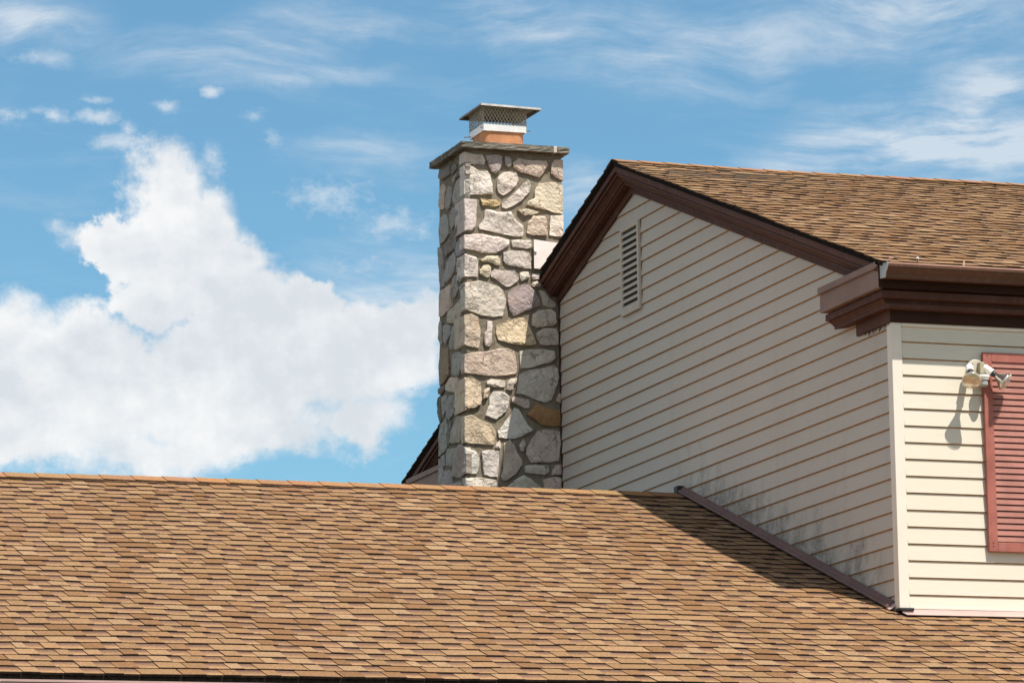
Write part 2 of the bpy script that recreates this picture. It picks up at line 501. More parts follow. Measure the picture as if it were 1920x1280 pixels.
# ------------------------------------------------------------------ shingled slopes
TABS = [(.318,.186,.096),(.330,.190,.096),(.298,.163,.080),(.375,.232,.130),(.262,.138,.066),(.312,.180,.092),(.240,.125,.060),(.355,.212,.112)]
def shingle_cell(mb, cols, fr, x0, x1, s0, ex, seed, edge_l=False):
    """one laminated shingle tab: base layer with printed shadow band, raised tab on its left"""
    O, eX, eS, nn = fr
    rr = random.Random(seed)
    def P(x, s, h):
        hh = h + .011*noise.noise((x*.7, s*.8, 3.1)) + .0035*noise.noise((x*3.1, s*3.3, 8.2)) + lift
        ss = s + .006*noise.noise((x*1.1, math.floor(s0/ex+.5)*3.7, 1.3))
        return O + eX*x + eS*ss + nn*hh
    lift = 0.
    t = rr.choice(TABS); br = rr.uniform(.91, 1.07)
    tab = tuple(c*br*.80 for c in t)
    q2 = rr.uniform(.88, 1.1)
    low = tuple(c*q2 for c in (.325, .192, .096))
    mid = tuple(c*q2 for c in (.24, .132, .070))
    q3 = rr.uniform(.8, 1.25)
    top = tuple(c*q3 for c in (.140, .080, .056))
    lift = rr.uniform(-.0008, .0014)
    wtab = (x1-x0)*rr.uniform(.38, .62)
    if rr.random() < .13: wtab = (x1-x0)*.97
    gap = .0015
    xa, xb, xm = x0+gap, x1-gap, x0+wtab
    h0, h1 = .0078, .0006
    b = len(mb.v)
    srows = (s0, s0+ex*.42, s0+ex*.78, s0+ex+.012)
    hrow = lambda s: h0 + (h1-h0)*(s-s0)/ex
    for s in srows:
        for x in (xa, xb): mb.v.append(tuple(P(x, s, hrow(s))))
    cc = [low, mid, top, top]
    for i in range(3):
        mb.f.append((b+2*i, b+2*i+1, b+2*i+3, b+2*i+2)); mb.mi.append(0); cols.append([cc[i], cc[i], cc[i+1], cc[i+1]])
    # butt edge and left side of the base layer
    e = len(mb.v)
    mb.v += [tuple(P(xa, s0, -.004)), tuple(P(xb, s0, -.004)), tuple(P(xa, s0+ex, -.004))]
    mb.f.append((e, e+1, b+1, b)); mb.mi.append(1); cols.append([(.02,.02,.02)]*4)
    mb.f.append((b, b+6, e+2, e)); mb.mi.append(1); cols.append([(.02,.02,.02)]*4)
    # raised tab
    q = .0026
    t0 = len(mb.v); sd_ = s0-.0015
    for s in (sd_, s0+ex+.012):
        for x in (xa, xm): mb.v.append(tuple(P(x, s, hrow(s)+q)))
    for s in (sd_, s0+ex+.012):
        for x in (xa, xm): mb.v.append(tuple(P(x, s, hrow(s)-.003)))
    tl = tuple(c*.93 for c in tab)
    mb.f.append((t0, t0+1, t0+3, t0+2)); mb.mi.append(0); cols.append([tab, tab, tl, tl])
    for f in ((t0+4, t0+5, t0+1, t0), (t0, t0+2, t0+6, t0+4), (t0+1, t0+5, t0+7, t0+3)):
        mb.f.append(f); mb.mi.append(1); cols.append([(.02,.02,.02)]*4)
def shingle_obj(name, mb, cols, parent, origin=None):
    o = obj(name, mb, [M_shingle, M_black], parent, fixn=False, origin=origin)
    at = o.data.color_attributes.new('Col', 'FLOAT_COLOR', 'CORNER')
    i = 0
    for p, cl in zip(o.data.polygons, cols):
        for c in cl: at.data[i].color = (c[0], c[1], c[2], 1); i += 1
    return o
def shingle_slope(parent, fr, x0, x1, smax, keep, seed, limit, visible=None):
    ex = .143
    n = int(round(smax/ex)); ex = smax/n
    O, eX, eS, nn = fr
    cells = []
    rr = random.Random(seed)
    for i in range(n):
        x = x0 - rr.uniform(0, .2)
        while x < x1:
            w = rr.choice((.15, .18, .19, .21, .22, .23, .25, .28))
            a, b = max(x, x0), min(x+w, x1)
            if b-a > .03:
                for (c, d) in keep(a, b, i*ex+ex*.5):
                    if d-c > .02: cells.append((c, d, i*ex))
            x += w
    scored = []
    for k, (a, b, s) in enumerate(cells):
        p = O + eX*(a+b)/2 + eS*(s+ex/2)
        px, py, z = to_px(p)
        vis = -5 < px < 1925 and -5 < py < 1290 and (visible is None or visible(p))
        scored.append(((b-a)*(1/z)*(1 if vis else .0001), k))
    scored.sort(reverse=True)
    top = set(k for _, k in scored[:limit])
    rest, rcols = MB(), []
    for k, (a, b, s) in enumerate(cells):
        if k in top:
            mb, cl = MB(), []
            shingle_cell(mb, cl, fr, a, b, s, ex, seed*9999+k)
            shingle_obj('shingle', mb, cl, parent, origin=O+eX*a+eS*s)
        else:
            shingle_cell(rest, rcols, fr, a, b, s, ex, seed*9999+k)
    if rest.v:
        o = shingle_obj('shingle_courses', rest, rcols, parent); o['kind'] = 'stuff'
def ridge_caps(parent, pf, x0, x1, dz_dy_f, dz_dy_b, seed, n_step=.2, w=.135):
    """folded cap shingles along a ridge; pf(x) gives the ridge point"""
    rr = random.Random(seed); x = x0
    while x < x1:
        xe = min(x+n_step, x1)
        mb, cols = MB(), []
        c = tuple(v*rr.uniform(.9, 1.06) for v in (.30, .157, .076))
        st = []
        for xx, lift in ((x, .017), (xe+.03, .012)):
            p = pf(xx)
            row = []
            for k in (-1, -.5, -.12, 0, .12, .5, 1):
                dy = k*w; sl = dz_dy_f if dy < 0 else dz_dy_b
                z = -abs(dy)*sl - (.004 if k == 0 else 0)
                row.append((p[0], p[1]+dy, p[2]+z+lift))
            st.append(row)
        o = len(mb.v)
        for r_ in st: mb.v += r_
        for i in range(6):
            mb.f.append((o+i, o+7+i, o+8+i, o+i+1)); mb.mi.append(0); cols.append([c]*4)
        # front and left edges
        e = len(mb.v)
        mb.v += [(v[0], v[1], v[2]-.008) for v in st[0]]+[(v[0], v[1], v[2]-.008) for v in st[1]]
        for i in range(6):
            mb.f.append((o+i, o+i+1, e+i+1, e+i)); mb.mi.append(0); cols.append([(.10,.055,.032)]*4)
        for a_, b_ in ((0, 7), (13, 6)):
            mb.f.append((e+a_, e+b_, o+b_, o+a_)); mb.mi.append(0); cols.append([(.10,.055,.032)]*4)
        shingle_obj('ridge_cap', mb, cols, parent, origin=pf(x))
        x = xe

# ------------------------------------------------------------------ upper house
house = thing('house', 'cream clapboard house block with brown trim and shingled gable roof beside the stone chimney', 'house', (0, 0, GROUND))
# wall core
zt = lambda y: zroof(y)-.075
core = MB()
prof = [(.02, GROUND), (.02, zt(.02)), (YR, zt(YR)), (YB, zt(YB)), (YB, GROUND)]
core.sweep([[(.012, y, z) for y, z in prof], [(XR-.1, y, z) for y, z in prof]])
wall = obj('wall', core, M_dark, house)

PF, PG = .1016, .1004
def plank(mb, axis, a0, a1, b0, b1, z0, z1, d=.0092, tilt=0.):
    """clapboard course; axis 'x' lies on the front wall (runs a0..a1 at its foot, b0..b1 at its head), 'y' on the gable"""
    t, lip = .0010, .0068
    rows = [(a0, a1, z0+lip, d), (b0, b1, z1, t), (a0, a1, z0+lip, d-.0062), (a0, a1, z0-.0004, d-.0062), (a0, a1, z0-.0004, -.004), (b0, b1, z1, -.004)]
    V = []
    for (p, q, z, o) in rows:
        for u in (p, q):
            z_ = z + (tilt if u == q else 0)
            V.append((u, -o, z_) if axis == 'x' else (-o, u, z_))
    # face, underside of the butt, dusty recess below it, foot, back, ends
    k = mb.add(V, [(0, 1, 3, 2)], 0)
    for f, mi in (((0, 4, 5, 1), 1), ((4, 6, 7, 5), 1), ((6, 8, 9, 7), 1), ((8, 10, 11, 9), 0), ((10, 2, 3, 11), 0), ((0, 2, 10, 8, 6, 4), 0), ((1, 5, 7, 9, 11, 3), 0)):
        mb.f.append(tuple(i+k for i in f)); mb.mi.append(mi)
jj = random.Random(5)
for k in range(-2, 17):
    z0 = (15-k)*PF; z1 = z0+PF
    if k == 16: z0 = -.075
    if z0 > 1.66: continue
    z1 = min(z1, 1.70)
    mb = MB(); plank(mb, 'x', .056, XR-.1, .056, XR-.1, z0+jj.uniform(-.0012, .0012), z1)
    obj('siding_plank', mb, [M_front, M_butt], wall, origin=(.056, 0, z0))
def yfront(z): return YR - (ZR-.215-z)/SF       # where a course meets the rake frieze
def yback(z): return YR + (ZR-.215-z)/SB
for k in range(17, -20, -1):
    z0 = (15-k)*PG; z1 = z0+PG
    if z0 > ZR-.24: continue
    zh = min(z1, ZR-.216)
    a0 = max(.058, yfront(z0)); b0 = max(.058, yfront(zh))
    e0 = min(5.885, yback(z0)); e1 = min(5.885, yback(zh))
    j = jj.uniform(-.0012, .0012); ye = jj.uniform(-.006, .004)
    cut = jj.uniform(2.2, 4.9)
    if k % 2 == 0 and a0 < cut-.4 and e0 > cut+.4 and b0 < cut-.3 and e1 > cut+.3:
        mb = MB(); plank(mb, 'y', a0, cut+.02, b0, cut+.02, z0+j, zh, .0092)
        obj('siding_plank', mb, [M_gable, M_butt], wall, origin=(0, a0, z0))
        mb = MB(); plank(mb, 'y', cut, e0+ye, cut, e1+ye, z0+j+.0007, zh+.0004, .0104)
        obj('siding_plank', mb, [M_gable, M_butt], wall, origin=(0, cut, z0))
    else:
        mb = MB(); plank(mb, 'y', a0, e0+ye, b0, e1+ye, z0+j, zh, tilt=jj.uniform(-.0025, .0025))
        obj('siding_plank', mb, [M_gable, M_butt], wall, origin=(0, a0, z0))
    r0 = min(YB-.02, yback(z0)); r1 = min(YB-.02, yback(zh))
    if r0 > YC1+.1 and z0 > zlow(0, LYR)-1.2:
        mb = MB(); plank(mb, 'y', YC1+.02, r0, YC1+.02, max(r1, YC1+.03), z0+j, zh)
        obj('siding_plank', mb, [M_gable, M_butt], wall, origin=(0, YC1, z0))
# corner post
cp = MB()
cp.sweep([[(-.0135, .056, z), (-.0135, -.0135, z), (.0535, -.0135, z), (.0535, -.002, z), (-.002, -.002, z), (-.002, .056, z)] for z in (-.082, 1.655)])
obj('corner_post', cp, M_post, house, bevel=.003)
boxobj('shadow_gap', (.0545, -.0085, -.090), (XR-.1, -.002, -.0815), M_dark, house)
# starter strip under the frieze, front
boxobj('trim_strip', (.0545, -.014, 1.622), (XR-.1, -.001, 1.645), M_post, house, bevel=.002)
# dark channel where the gable siding dies against the stones
boxobj('channel_trim', (-.004, 5.886, -.2), (.004, 5.915, 3.1), M_brown, house)

# rake boards: profile (outward, down from the shingle line)
RK = {
 'drip_edge': ([(.156,-.024),(.156,-.050),(.02,-.050),(.02,-.024)], M_drip),
 'fascia': ([(.147,-.051),(.147,-.094),(.02,-.094),(.02,-.051)], M_brown),
 'crown_moulding': ([(.112,-.095),(.112,-.102),(.132,-.102),(.132,-.119),(.116,-.119),(.116,-.124),(.105,-.133),(.093,-.146),(.085,-.160),(.070,-.161),(.070,-.165),(.078,-.166),(.078,-.179),(.02,-.179),(.02,-.095)], M_brown),
 'frieze_board': ([(.023,-.180),(.023,-.236),(.0008,-.236),(.0008,-.180)], M_brown),
}
YE_B = YB+.147
for nm, (pr, mm) in RK.items():
    y0 = -.145 if nm in ('drip_edge', 'fascia') else .02
    jn = {'drip_edge': 2.95, 'fascia': 2.72, 'crown_moulding': 2.60, 'frieze_board': 2.46}[nm]
    for ys in ((y0, jn-.0015), (jn+.0015, YR, 5.90), (YC1+.01, YE_B)):
        pz = .0012 if ys[0] == y0 else 0
        mb = MB(); mb.sweep([[(-w-(pz if w > .03 else 0), y, zroof(y)+dz-pz*.5) for w, dz in pr] for y in ys])
        obj(nm, mb, mm, house)
# eave cornice with returns, front (sg=-1) and rear (sg=+1)
EV = {
 'fascia': ([(.1475,1.982),(.1475,1.826),(.02,1.826),(.02,1.982)], M_brown2, M_brown_shade),
 'crown_moulding': ([(.090,1.825),(.090,1.816),(.114,1.815),(.114,1.774),(.100,1.773),(.102,1.766),(.096,1.759),(.087,1.749),(.082,1.736),(.079,1.735),(.079,1.717),(.02,1.716),(.02,1.824)], M_brown, M_brown),
 'frieze_board': ([(.024,1.715),(.024,1.642),(.0008,1.642),(.0008,1.715)], M_brown, M_brown_shade),
}
def yend(nm, w):
    if nm == 'fascia': return .744
    if nm == 'frieze_board': return .485
    return .60+ (w-.02)*1.5
for front in (True, False):
    Yw = 0 if front else YB
    sg = 1 if front else -1
    for nm, (pr, m1, m2) in EV.items():
        mb = MB(); mb.sweep([[(-w, Yw+sg*yend(nm, w), z) for w, z in pr], [(-w, Yw-sg*w, z) for w, z in pr]])
        obj(nm, mb, m1, house)
        if nm == 'crown_moulding': pr = [(.090,1.825),(.090,1.816),(.114,1.815),(.114,1.774),(.058,1.772),(.058,1.746),(.080,1.744),(.080,1.717),(.02,1.716),(.02,1.825)]
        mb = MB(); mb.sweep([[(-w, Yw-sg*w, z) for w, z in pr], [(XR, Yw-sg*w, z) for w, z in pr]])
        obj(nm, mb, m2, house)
    # metal cap on the return
    mb = MB(); pr = [(.1585, 1.983), (.1585, 1.948), (.163, 1.944), (.160, 1.940), (.1483, 1.944), (.1483, 1.978), (.0, 2.02), (.0, 2.025)]
    mb.sweep([[(-w, Yw+sg*.752, z) for w, z in pr], [(-w, Yw-sg*.128, z) for w, z in pr]])
    obj('return_cap', mb, M_brown2, house)
    # gutter
    gp = [(.150,1.957),(.150,1.876),(.232,1.869),(.236,1.888),(.246,1.905),(.262,1.918),(.270,1.934),(.270,1.955)]
    gi = [(.258,1.956),(.258,1.951),(.266,1.951),(.266,1.937),(.258,1.922),(.243,1.908),(.232,1.890),(.229,1.873),(.154,1.880),(.154,1.957)]
    mb = MB(); x0 = -.135
    mb.sweep([[(x, Yw-sg*w, z) for w, z in gp+gi] for x in (x0, XR)])
    gut = obj('gutter', mb, M_gutter, house)
    mb = MB(); mb.sweep([[(x, Yw-sg*w, z) for w, z in ((.272,1.9565),(.272,1.9475),(.2705,1.9475),(.2705,1.955),(.257,1.9568),(.257,1.959))] for x in (x0, XR)])
    obj('gutter_lip', mb, M_lip, gut)
    mb = MB(); mb.sweep([[(x, Yw-sg*w, z) for w, z in [(.149,1.962)]+gp[1:-1]+[(.2715,1.936),(.2715,1.962)]] for x in (x0-.004, x0-.001)])
    obj('end_cap', mb, M_mill, gut, bevel=.0015)
    if front:
        mb = MB(); mb.box((-.155,-.158,1.985), (-.125,-.128,1.996)); mb.box((-.156,-.135,1.955),(-.147,-.118,1.990))
        obj('flashing_scrap', mb, M_white, gut)
        for xg, hd in ((.055, True), (.36, False), (.95, False), (1.6, False)):
            mb = MB(); mb.tube((xg, -.262, 1.945), (xg+.022, -.225, 1.994), .0035, .0035, 8, 0)
            if hd: mb.tube((xg+.0215, -.226, 1.992), (xg+.0235, -.222, 2.000), .009, .009, 10, 1)
            obj('gutter_spike', mb, [M_tan if not hd else M_black, M_lamp], gut)
# bird-nest straws under the return frieze
for i in range(16):
    y = .01 + .033*i + jj.uniform(-.01, .01)
    if y > .47: continue
    if jj.random() < .2: continue
    L = jj.uniform(.012, .042)
    mb = MB(); mb.tube((-.016, y, 1.645), (-.020-jj.uniform(0,.01), y+jj.uniform(-.02,.03), 1.645-L), .0035, .0015, 5)
    obj('straw', mb, M_dark, house)

# gable vent
VY0, VY1, VZ0, VZ1 = 4.195, 4.565, 2.487, 3.116
fr_ = MB()
for a, b in (((-.026,VY0,VZ0),(-.004,VY0+.035,VZ1)), ((-.026,VY1-.035,VZ0),(-.004,VY1,VZ1)),
             ((-.0265,VY0+.035,VZ0),(-.004,VY1-.035,VZ0+.042)), ((-.0265,VY0+.035,VZ1-.03),(-.004,VY1-.035,VZ1))):
    fr_.box(a, b)
fr_.box((-.006,VY0-.006,VZ0+.02),(-.001,VY0+.002,VZ1+.004), 1)
fr_.box((-.006,VY0-.006,VZ1),(-.001,VY1+.004,VZ1+.007), 1)
vent = obj('gable_vent', fr_, [M_vent, M_brown], house, bevel=.002)
M_ventback = simple('vent_shadow_screen', (.045, .036, .026), .9, .2, 30)
boxobj('vent_back', (-.0105, VY0+.03, VZ0+.03), (-.0085, VY1-.03, VZ1-.02), M_ventback, vent)
nl = 12; pitch = (VZ1-.03-VZ0-.042)/nl
for i in range(nl):
    z = VZ0+.042+pitch*i
    mb = MB(); a, b = VY0+.034, VY1-.034
    pr = [(-.0245, z-.001), (-.0245, z+.012), (-.0115, z+pitch*.62), (-.0115, z+pitch*.5)]
    mb.sweep([[(x, y, zz) for x, zz in pr] for y in (a, b)])
    obj('slat', mb, M_vent, vent)

# shutter
SX0, SX1, SZ0, SZ1 = .573, .975, .272, 1.482
mb = MB(); yb, yf = -.012, -.040
fw = .058
for a, b in (((SX0,yf,SZ0),(SX0+fw,yb,SZ1)), ((SX1-fw,yf,SZ0),(SX1,yb,SZ1)),
             ((SX0+fw,yf-.0006,SZ0),(SX1-fw,yb,SZ0+.056)), ((SX0+fw,yf-.0006,SZ1-.058),(SX1-fw,yb,SZ1))):
    mb.box(a, b)
sh = obj('shutter', mb, M_shut, house, bevel=.0025)
boxobj('shutter_back', (SX0+fw-.002, -.0175, SZ0+.05), (SX1-fw+.002, -.0145, SZ1-.05), M_black, sh)
nsl = 29; z0 = SZ0+.056; pitch = (SZ1-.058-z0)/nsl
for i in range(nsl):
    z = z0+pitch*i; mb = MB()
    pr = [(-.0375, z+.0050), (-.0375, z+.0075), (-.0315, z+pitch*.985), (-.022, z+pitch*.98), (-.023, z+.006)]
    mb.sweep([[(x, y, zz) for y, zz in pr] for x in (SX0+fw-.001, SX1-fw+.001)])
    obj('slat', mb, M_shut2, sh)
for z in (SZ0+.03, SZ0+.052, SZ1-.022):
    mb = MB(); mb.tube((SX0+.028, yf-.001, z), (SX0+.028, yf+.004, z), .004, .004, 8); obj('screw', mb, M_black, sh)

# flashings at the foot of the front wall and along the lower roof
mb = MB()
for a, b in ((.055, XR-.1),):
    mb.sweep([[(x, -.004, -.062), (x, -.020, zlow(x,-.02)+.014), (x, -.088, zlow(x,-.088)+.016), (x, -.088, zlow(x,-.088)+.0135), (x, -.018, zlow(x,-.02)+.010), (x, -.001, -.062)] for x in (a-.055, a+.03, b)])
obj('apron_flashing', mb, M_pink, house)
boxobj('sill_strip', (.0545, -.0145, -.081), (XR-.1, -.003, -.068), M_post, house)
mb = MB(); mb.box((-.020, -.030, zlow(0,0)+.016), (.075, .03, zlow(0,0)+.034)); obj('tar_patch', mb, M_tar, house, bevel=.004)
for (ya, yb_, sc) in ((3.475, 2.03, 0), (2.075, .075, .003)):
    mb = MB()
    pr = [(.004, .058), (.012+sc, .060+sc), (.016+sc, .052+sc), (.030+sc, .046+sc), (.034+sc, .036+sc), (.050+sc, .032+sc), (.056+sc, .018), (.052+sc, .016), (.004, .02)]
    mb.sweep([[(-w, y, zlow(0, y)+dz) for w, dz in pr] for y in (ya, yb_)])
    obj('step_flashing', mb, M_flash, house, bevel=.001)
mb = MB(); mb.box((-.06, 3.46, zlow(0,3.46)+.012), (-.004, 3.53, zlow(0,3.5)+.050)); obj('tar_patch', mb, M_tar, house, bevel=.008)
mb = MB(); mb.sweep([[(-.058, .095, zlow(0,.09)+.012), (-.012, .095, zlow(0,.09)+.05), (-.009, .03, zlow(0,.03)+.045), (-.05, .05, zlow(0,.05)+.012)], [(-.056, .094, zlow(0,.09)+.010), (-.010, .094, zlow(0,.09)+.047), (-.007, .032, zlow(0,.03)+.042), (-.048, .052, zlow(0,.05)+.010)]])
obj('flashing_end', mb, M_pink, house)

# upper roof
TH = .020
rd = MB()
pr = [(-.19, zroof(-.19)-TH), (YR, ZR-TH), (YB+.19, zroof(YB+.19)-TH), (YB+.19, zroof(YB+.19)-TH-.028), (YR, ZR-TH-.03), (-.19, zroof(-.19)-TH-.028)]
def roofslab(x0, x1, ys=None):
    p = pr
    if ys: p = [(ys[0], zroof(ys[0])-TH), (ys[1], zroof(ys[1])-TH), (ys[1], zroof(ys[1])-TH-.028), (ys[0], zroof(ys[0])-TH-.028)]
    rd.sweep([[(x, y, z) for y, z in p] for x in (x0, x1)])
roofslab(.055, XR+.1)
pf_ = [(-.19, zroof(-.19)-TH), (YR, ZR-TH), (5.90, zroof(5.90)-TH), (5.90, zroof(5.90)-TH-.028), (YR, ZR-TH-.03), (-.19, zroof(-.19)-TH-.028)]
rd.sweep([[(x, y, z) for y, z in pf_] for x in (-.150, .0549)])
roofslab(-.150, .052, (YC1+.01, YB+.19))
roof = obj('roof', rd, M_black, house)
eS = Vector((0, 1, SF)).normalized(); nn = Vector((0, -SF, 1)).normalized()
O = Vector((0, -.243, zroof(-.243)-TH+.001))
smax = (YR-.03+.243)*math.sqrt(1+SF*SF)
def front_side(p): return True
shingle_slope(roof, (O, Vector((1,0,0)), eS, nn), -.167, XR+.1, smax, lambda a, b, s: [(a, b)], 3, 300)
# rear slope: first columns behind the rake, seen edge-on
eSb = Vector((0, -1, SB)).normalized(); nb = Vector((0, SB, 1)).normalized()
Ob = Vector((0, YB+.215, zroof(YB+.215)-TH+.006))
def keep_rear(a, b, s):
    y = Ob.y + eSb.y*s
    if YC0-.10 < y < YC1+.08: return [(max(a, .06), b)]
    return [(a, b)]
rear = MB()
rb = random.Random(21); cols = []
smb = (YB+.215-YR-.03)*math.sqrt(1+SB*SB); nc = int(round(smb/.143)); exb = smb/nc
for i in range(nc):
    x = -.167
    while x < 1.2:
        w = rb.choice((.16, .2, .24, .28))
        for c, d in keep_rear(x, x+w, i*exb+exb*.5):
            if d-c > .02: shingle_cell(rear, cols, (Ob, Vector((1,0,0)), eSb, nb), c, d, i*exb, exb, 777+len(cols))
        x += w
# thick butts so the rake reads stepped
for i in range(nc):
    s = i*exb; p = Ob+eSb*s; q = Ob+eSb*(s+exb)
    if YC0-.06 < p.y < YC1+.06: continue
    rear.sweep([[p+Vector((x,0,0))+nb*(-.008), p+Vector((x,0,0))+nb*.013, q+Vector((x,0,0))+nb*.001, q+Vector((x,0,0))+nb*(-.008)] for x in (-.168, -.150)], 1)
    cols += [[(.02,)*3]*4]*6
o = shingle_obj('shingle_courses', rear, cols, roof); o['kind'] = 'stuff'
def ridge_pt(x): return Vector((x, YR, ZR-TH+.006+.006*noise.noise((x*.8, 0, 0))-.012*math.exp(-((x-.9)/.7)**2)))
ridge_caps(roof, ridge_pt, -.168, XR+.1, SF, SB, 31, .19, .115)

# ------------------------------------------------------------------ lower wing
wing = thing('house_wing', 'long low house wing roofed in tan asphalt shingles in front of the stone chimney', 'house', (-3, 1, GROUND))
LYB = 8.8
wd = MB()
prl = lambda x: [(x, LYE+.02, zlow(x, LYE+.02)-.012), (x, LYR, zlow(x, LYR)-.012), (x, LYB, zlow(x, 2*LYR-LYB)-.012), (x, LYB, zlow(x, 2*LYR-LYB)-.05), (x, LYR, zlow(x, LYR)-.05), (x, LYE+.02, zlow(x, LYE+.02)-.05)]
wd.sweep([prl(XL), prl(-.004)])
prs = lambda x: [(x, LYE+.02, zlow(x, LYE+.02)-.012), (x, 0.01, zlow(x, 0.01)-.012), (x, 0.01, zlow(x, 0.01)-.05), (x, LYE+.02, zlow(x, LYE+.02)-.05)]
wd.sweep([prs(-.004), prs(XR)])
lroof = obj('roof', wd, M_black, wing)
ex_ = Vector((1, 0, LT)).normalized()
eSl = Vector((0, 1, LM)).normalized(); nl_ = ex_.cross(eSl).normalized()
Ol = Vector((0, LYE, zlow(0, LYE)-.006))
sml = (LYR-.02-LYE)*math.sqrt(1+LM*LM)
def keep_low(a, b, s):
    y = LYE + eSl.y*s
    if y < -.03: return [(a, b)]
    return [(a, min(b, -.006))]
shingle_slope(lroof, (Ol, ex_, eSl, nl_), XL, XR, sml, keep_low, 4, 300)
def lridge(x): return Vector((x, LYR, zlow(x, LYR)-.002+.012*noise.noise((x*.55, 4.2, 0))))
ridge_caps(lroof, lridge, XL, -.01, LM, LM, 33, .21, .15)
boxobj('wall', (XL+.3, -1.35, GROUND), (XR-.2, -.05, zlow(XL, -1.35)-.06), M_front, wing)
boxobj('wall', (XL+.3, -.05, GROUND), (-.05, LYB-.4, zlow(XL, 2*LYR-LYB+.4)-.06), M_front, wing)
boxobj('soffit', (XL, LYE+.06, zlow(XL, LYE)-.20), (XR, -1.34, zlow(XL, LYE)-.185), M_brown, wing)
boxobj('fascia', (XL, LYE+.045, zlow(XL, LYE)-.19), (XR, LYE+.065, zlow(XL, LYE)-.03), M_dark, wing)  # near-black colour stands in for the shade behind the gutter
gz = -.780
mb = MB()
gp = [(.0,.0),(.0,-.082),(.085,-.088),(.089,-.07),(.10,-.05),(.115,-.035),(.122,-.02),(.122,.0)]
gi = [(.110,.001),(.110,-.004),(.118,-.004),(.118,-.018),(.112,-.032),(.097,-.047),(.086,-.068),(.082,-.084),(.004,-.078),(.004,.0)]
mb.sweep([[(x, LYE+.04-w, gz+dz+.0022*(x+5)) for w, dz in gp+gi] for x in (XL, XR)])
lg = obj('gutter', mb, M_brown2, wing)
mb = MB(); mb.sweep([[(x, LYE+.04-w, gz+dz+.0022*(x+5)) for w, dz in ((.1255,.0015),(.1255,-.009),(.1225,-.009),(.1225,.001),(.108,.0025),(.108,.0045))] for x in (XL, XR)])
obj('gutter_lip', mb, simple('bright_gutter_lip', (.46, .30, .27), .35, .08, 6), lg)
for x in (-5.83, -4.83, -3.83, -2.83):
    mb = MB(); mb.tube((x, LYE+.04-.128, gz-.010+.0022*(x+5)), (x, LYE+.04-.122, gz-.010+.0022*(x+5)), .007, .007, 10)
    obj('gutter_spike', mb, M_lamp, lg)

# ------------------------------------------------------------------ chimney
chim = thing('chimney', 'tall chimney of mixed fieldstone with slate cap slab beside the cream gable wall', 'chimney', (-.37, 6.25, GROUND))
CX0, CX1 = -.730, .035
def grid_face(mb, fn, u0, u1, v0, v1, du):
    nu, nv = int((u1-u0)/du), int((v1-v0)/du)
    o = len(mb.v)
    for j in range(nv+1):
        for i in range(nu+1):
            u, v = u0+(u1-u0)*i/nu, v0+(v1-v0)*j/nv
            e = 0 if i in (0, nu) else 1
            h = e*(.007*noise.noise((u*9, v*9, 2.)) + .004*noise.noise((u*31, v*31, 5.)))
            mb.v.append(tuple(fn(u, v, h)))
    for j in range(nv):
        for i in range(nu):
            a = o+j*(nu+1)+i
            mb.f.append((a, a+1, a+nu+2, a+nu+1)); mb.mi.append(0)
mb = MB()
def cx0(v): return -.727+.024*max(0, min(1, (v-1.4)/2.5))
grid_face(mb, lambda u, v, h: (cx0(v)+(u-CX0)*(-.004-cx0(v))/(-.004-CX0), YC0-h, v), CX0, -.004, .2, 2.98, .03)
grid_face(mb, lambda u, v, h: (cx0(v)+(u-CX0)*(CX1-cx0(v))/(CX1-CX0), YC0-h, v), CX0, CX1, 2.98, 3.952, .03)
grid_face(mb, lambda u, v, h: (cx0(v)-h, u, v), YC0, YC1-.012, .2, 3.952, .03)
mb.box((CX0+.035, YC0+.012, GROUND), (-.003, YC1-.012, 3.951))
mb.box((-.0029, YC0+.012, 3.05), (CX1, YC1-.013, 3.9505))
body = obj('mortar_body', mb, M_mortar, chim, fixn=False)
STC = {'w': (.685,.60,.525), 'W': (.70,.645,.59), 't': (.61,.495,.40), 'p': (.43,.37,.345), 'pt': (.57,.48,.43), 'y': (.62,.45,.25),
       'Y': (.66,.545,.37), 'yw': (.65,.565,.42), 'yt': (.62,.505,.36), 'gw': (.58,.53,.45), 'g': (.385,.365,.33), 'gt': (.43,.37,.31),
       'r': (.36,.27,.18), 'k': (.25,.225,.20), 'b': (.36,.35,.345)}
FRONT_GREY = {'g': (.60,.545,.455), 'gt': (.60,.505,.42), 'r': (.36,.21,.095)}  # lighter tones for the front; side stones keep shade in their colour
def inside(p, poly):
    c = False; n = len(poly)
    for i in range(n):
        (x1, y1), (x2, y2) = poly[i], poly[i-1]
        if (y1 > p[1]) != (y2 > p[1]) and p[0] < (x2-x1)*(p[1]-y1)/(y2-y1)+x1: c = not c
    return c
def edge_dist(p, poly):
    best = 9
    for i in range(len(poly)):
        a, b = Vector(poly[i-1]), Vector(poly[i]); d = b-a
        t = max(0, min(1, (Vector(p)-a).dot(d)/max(1e-9, d.dot(d))))
        best = min(best, (a+d*t-Vector(p)).length)
    return best
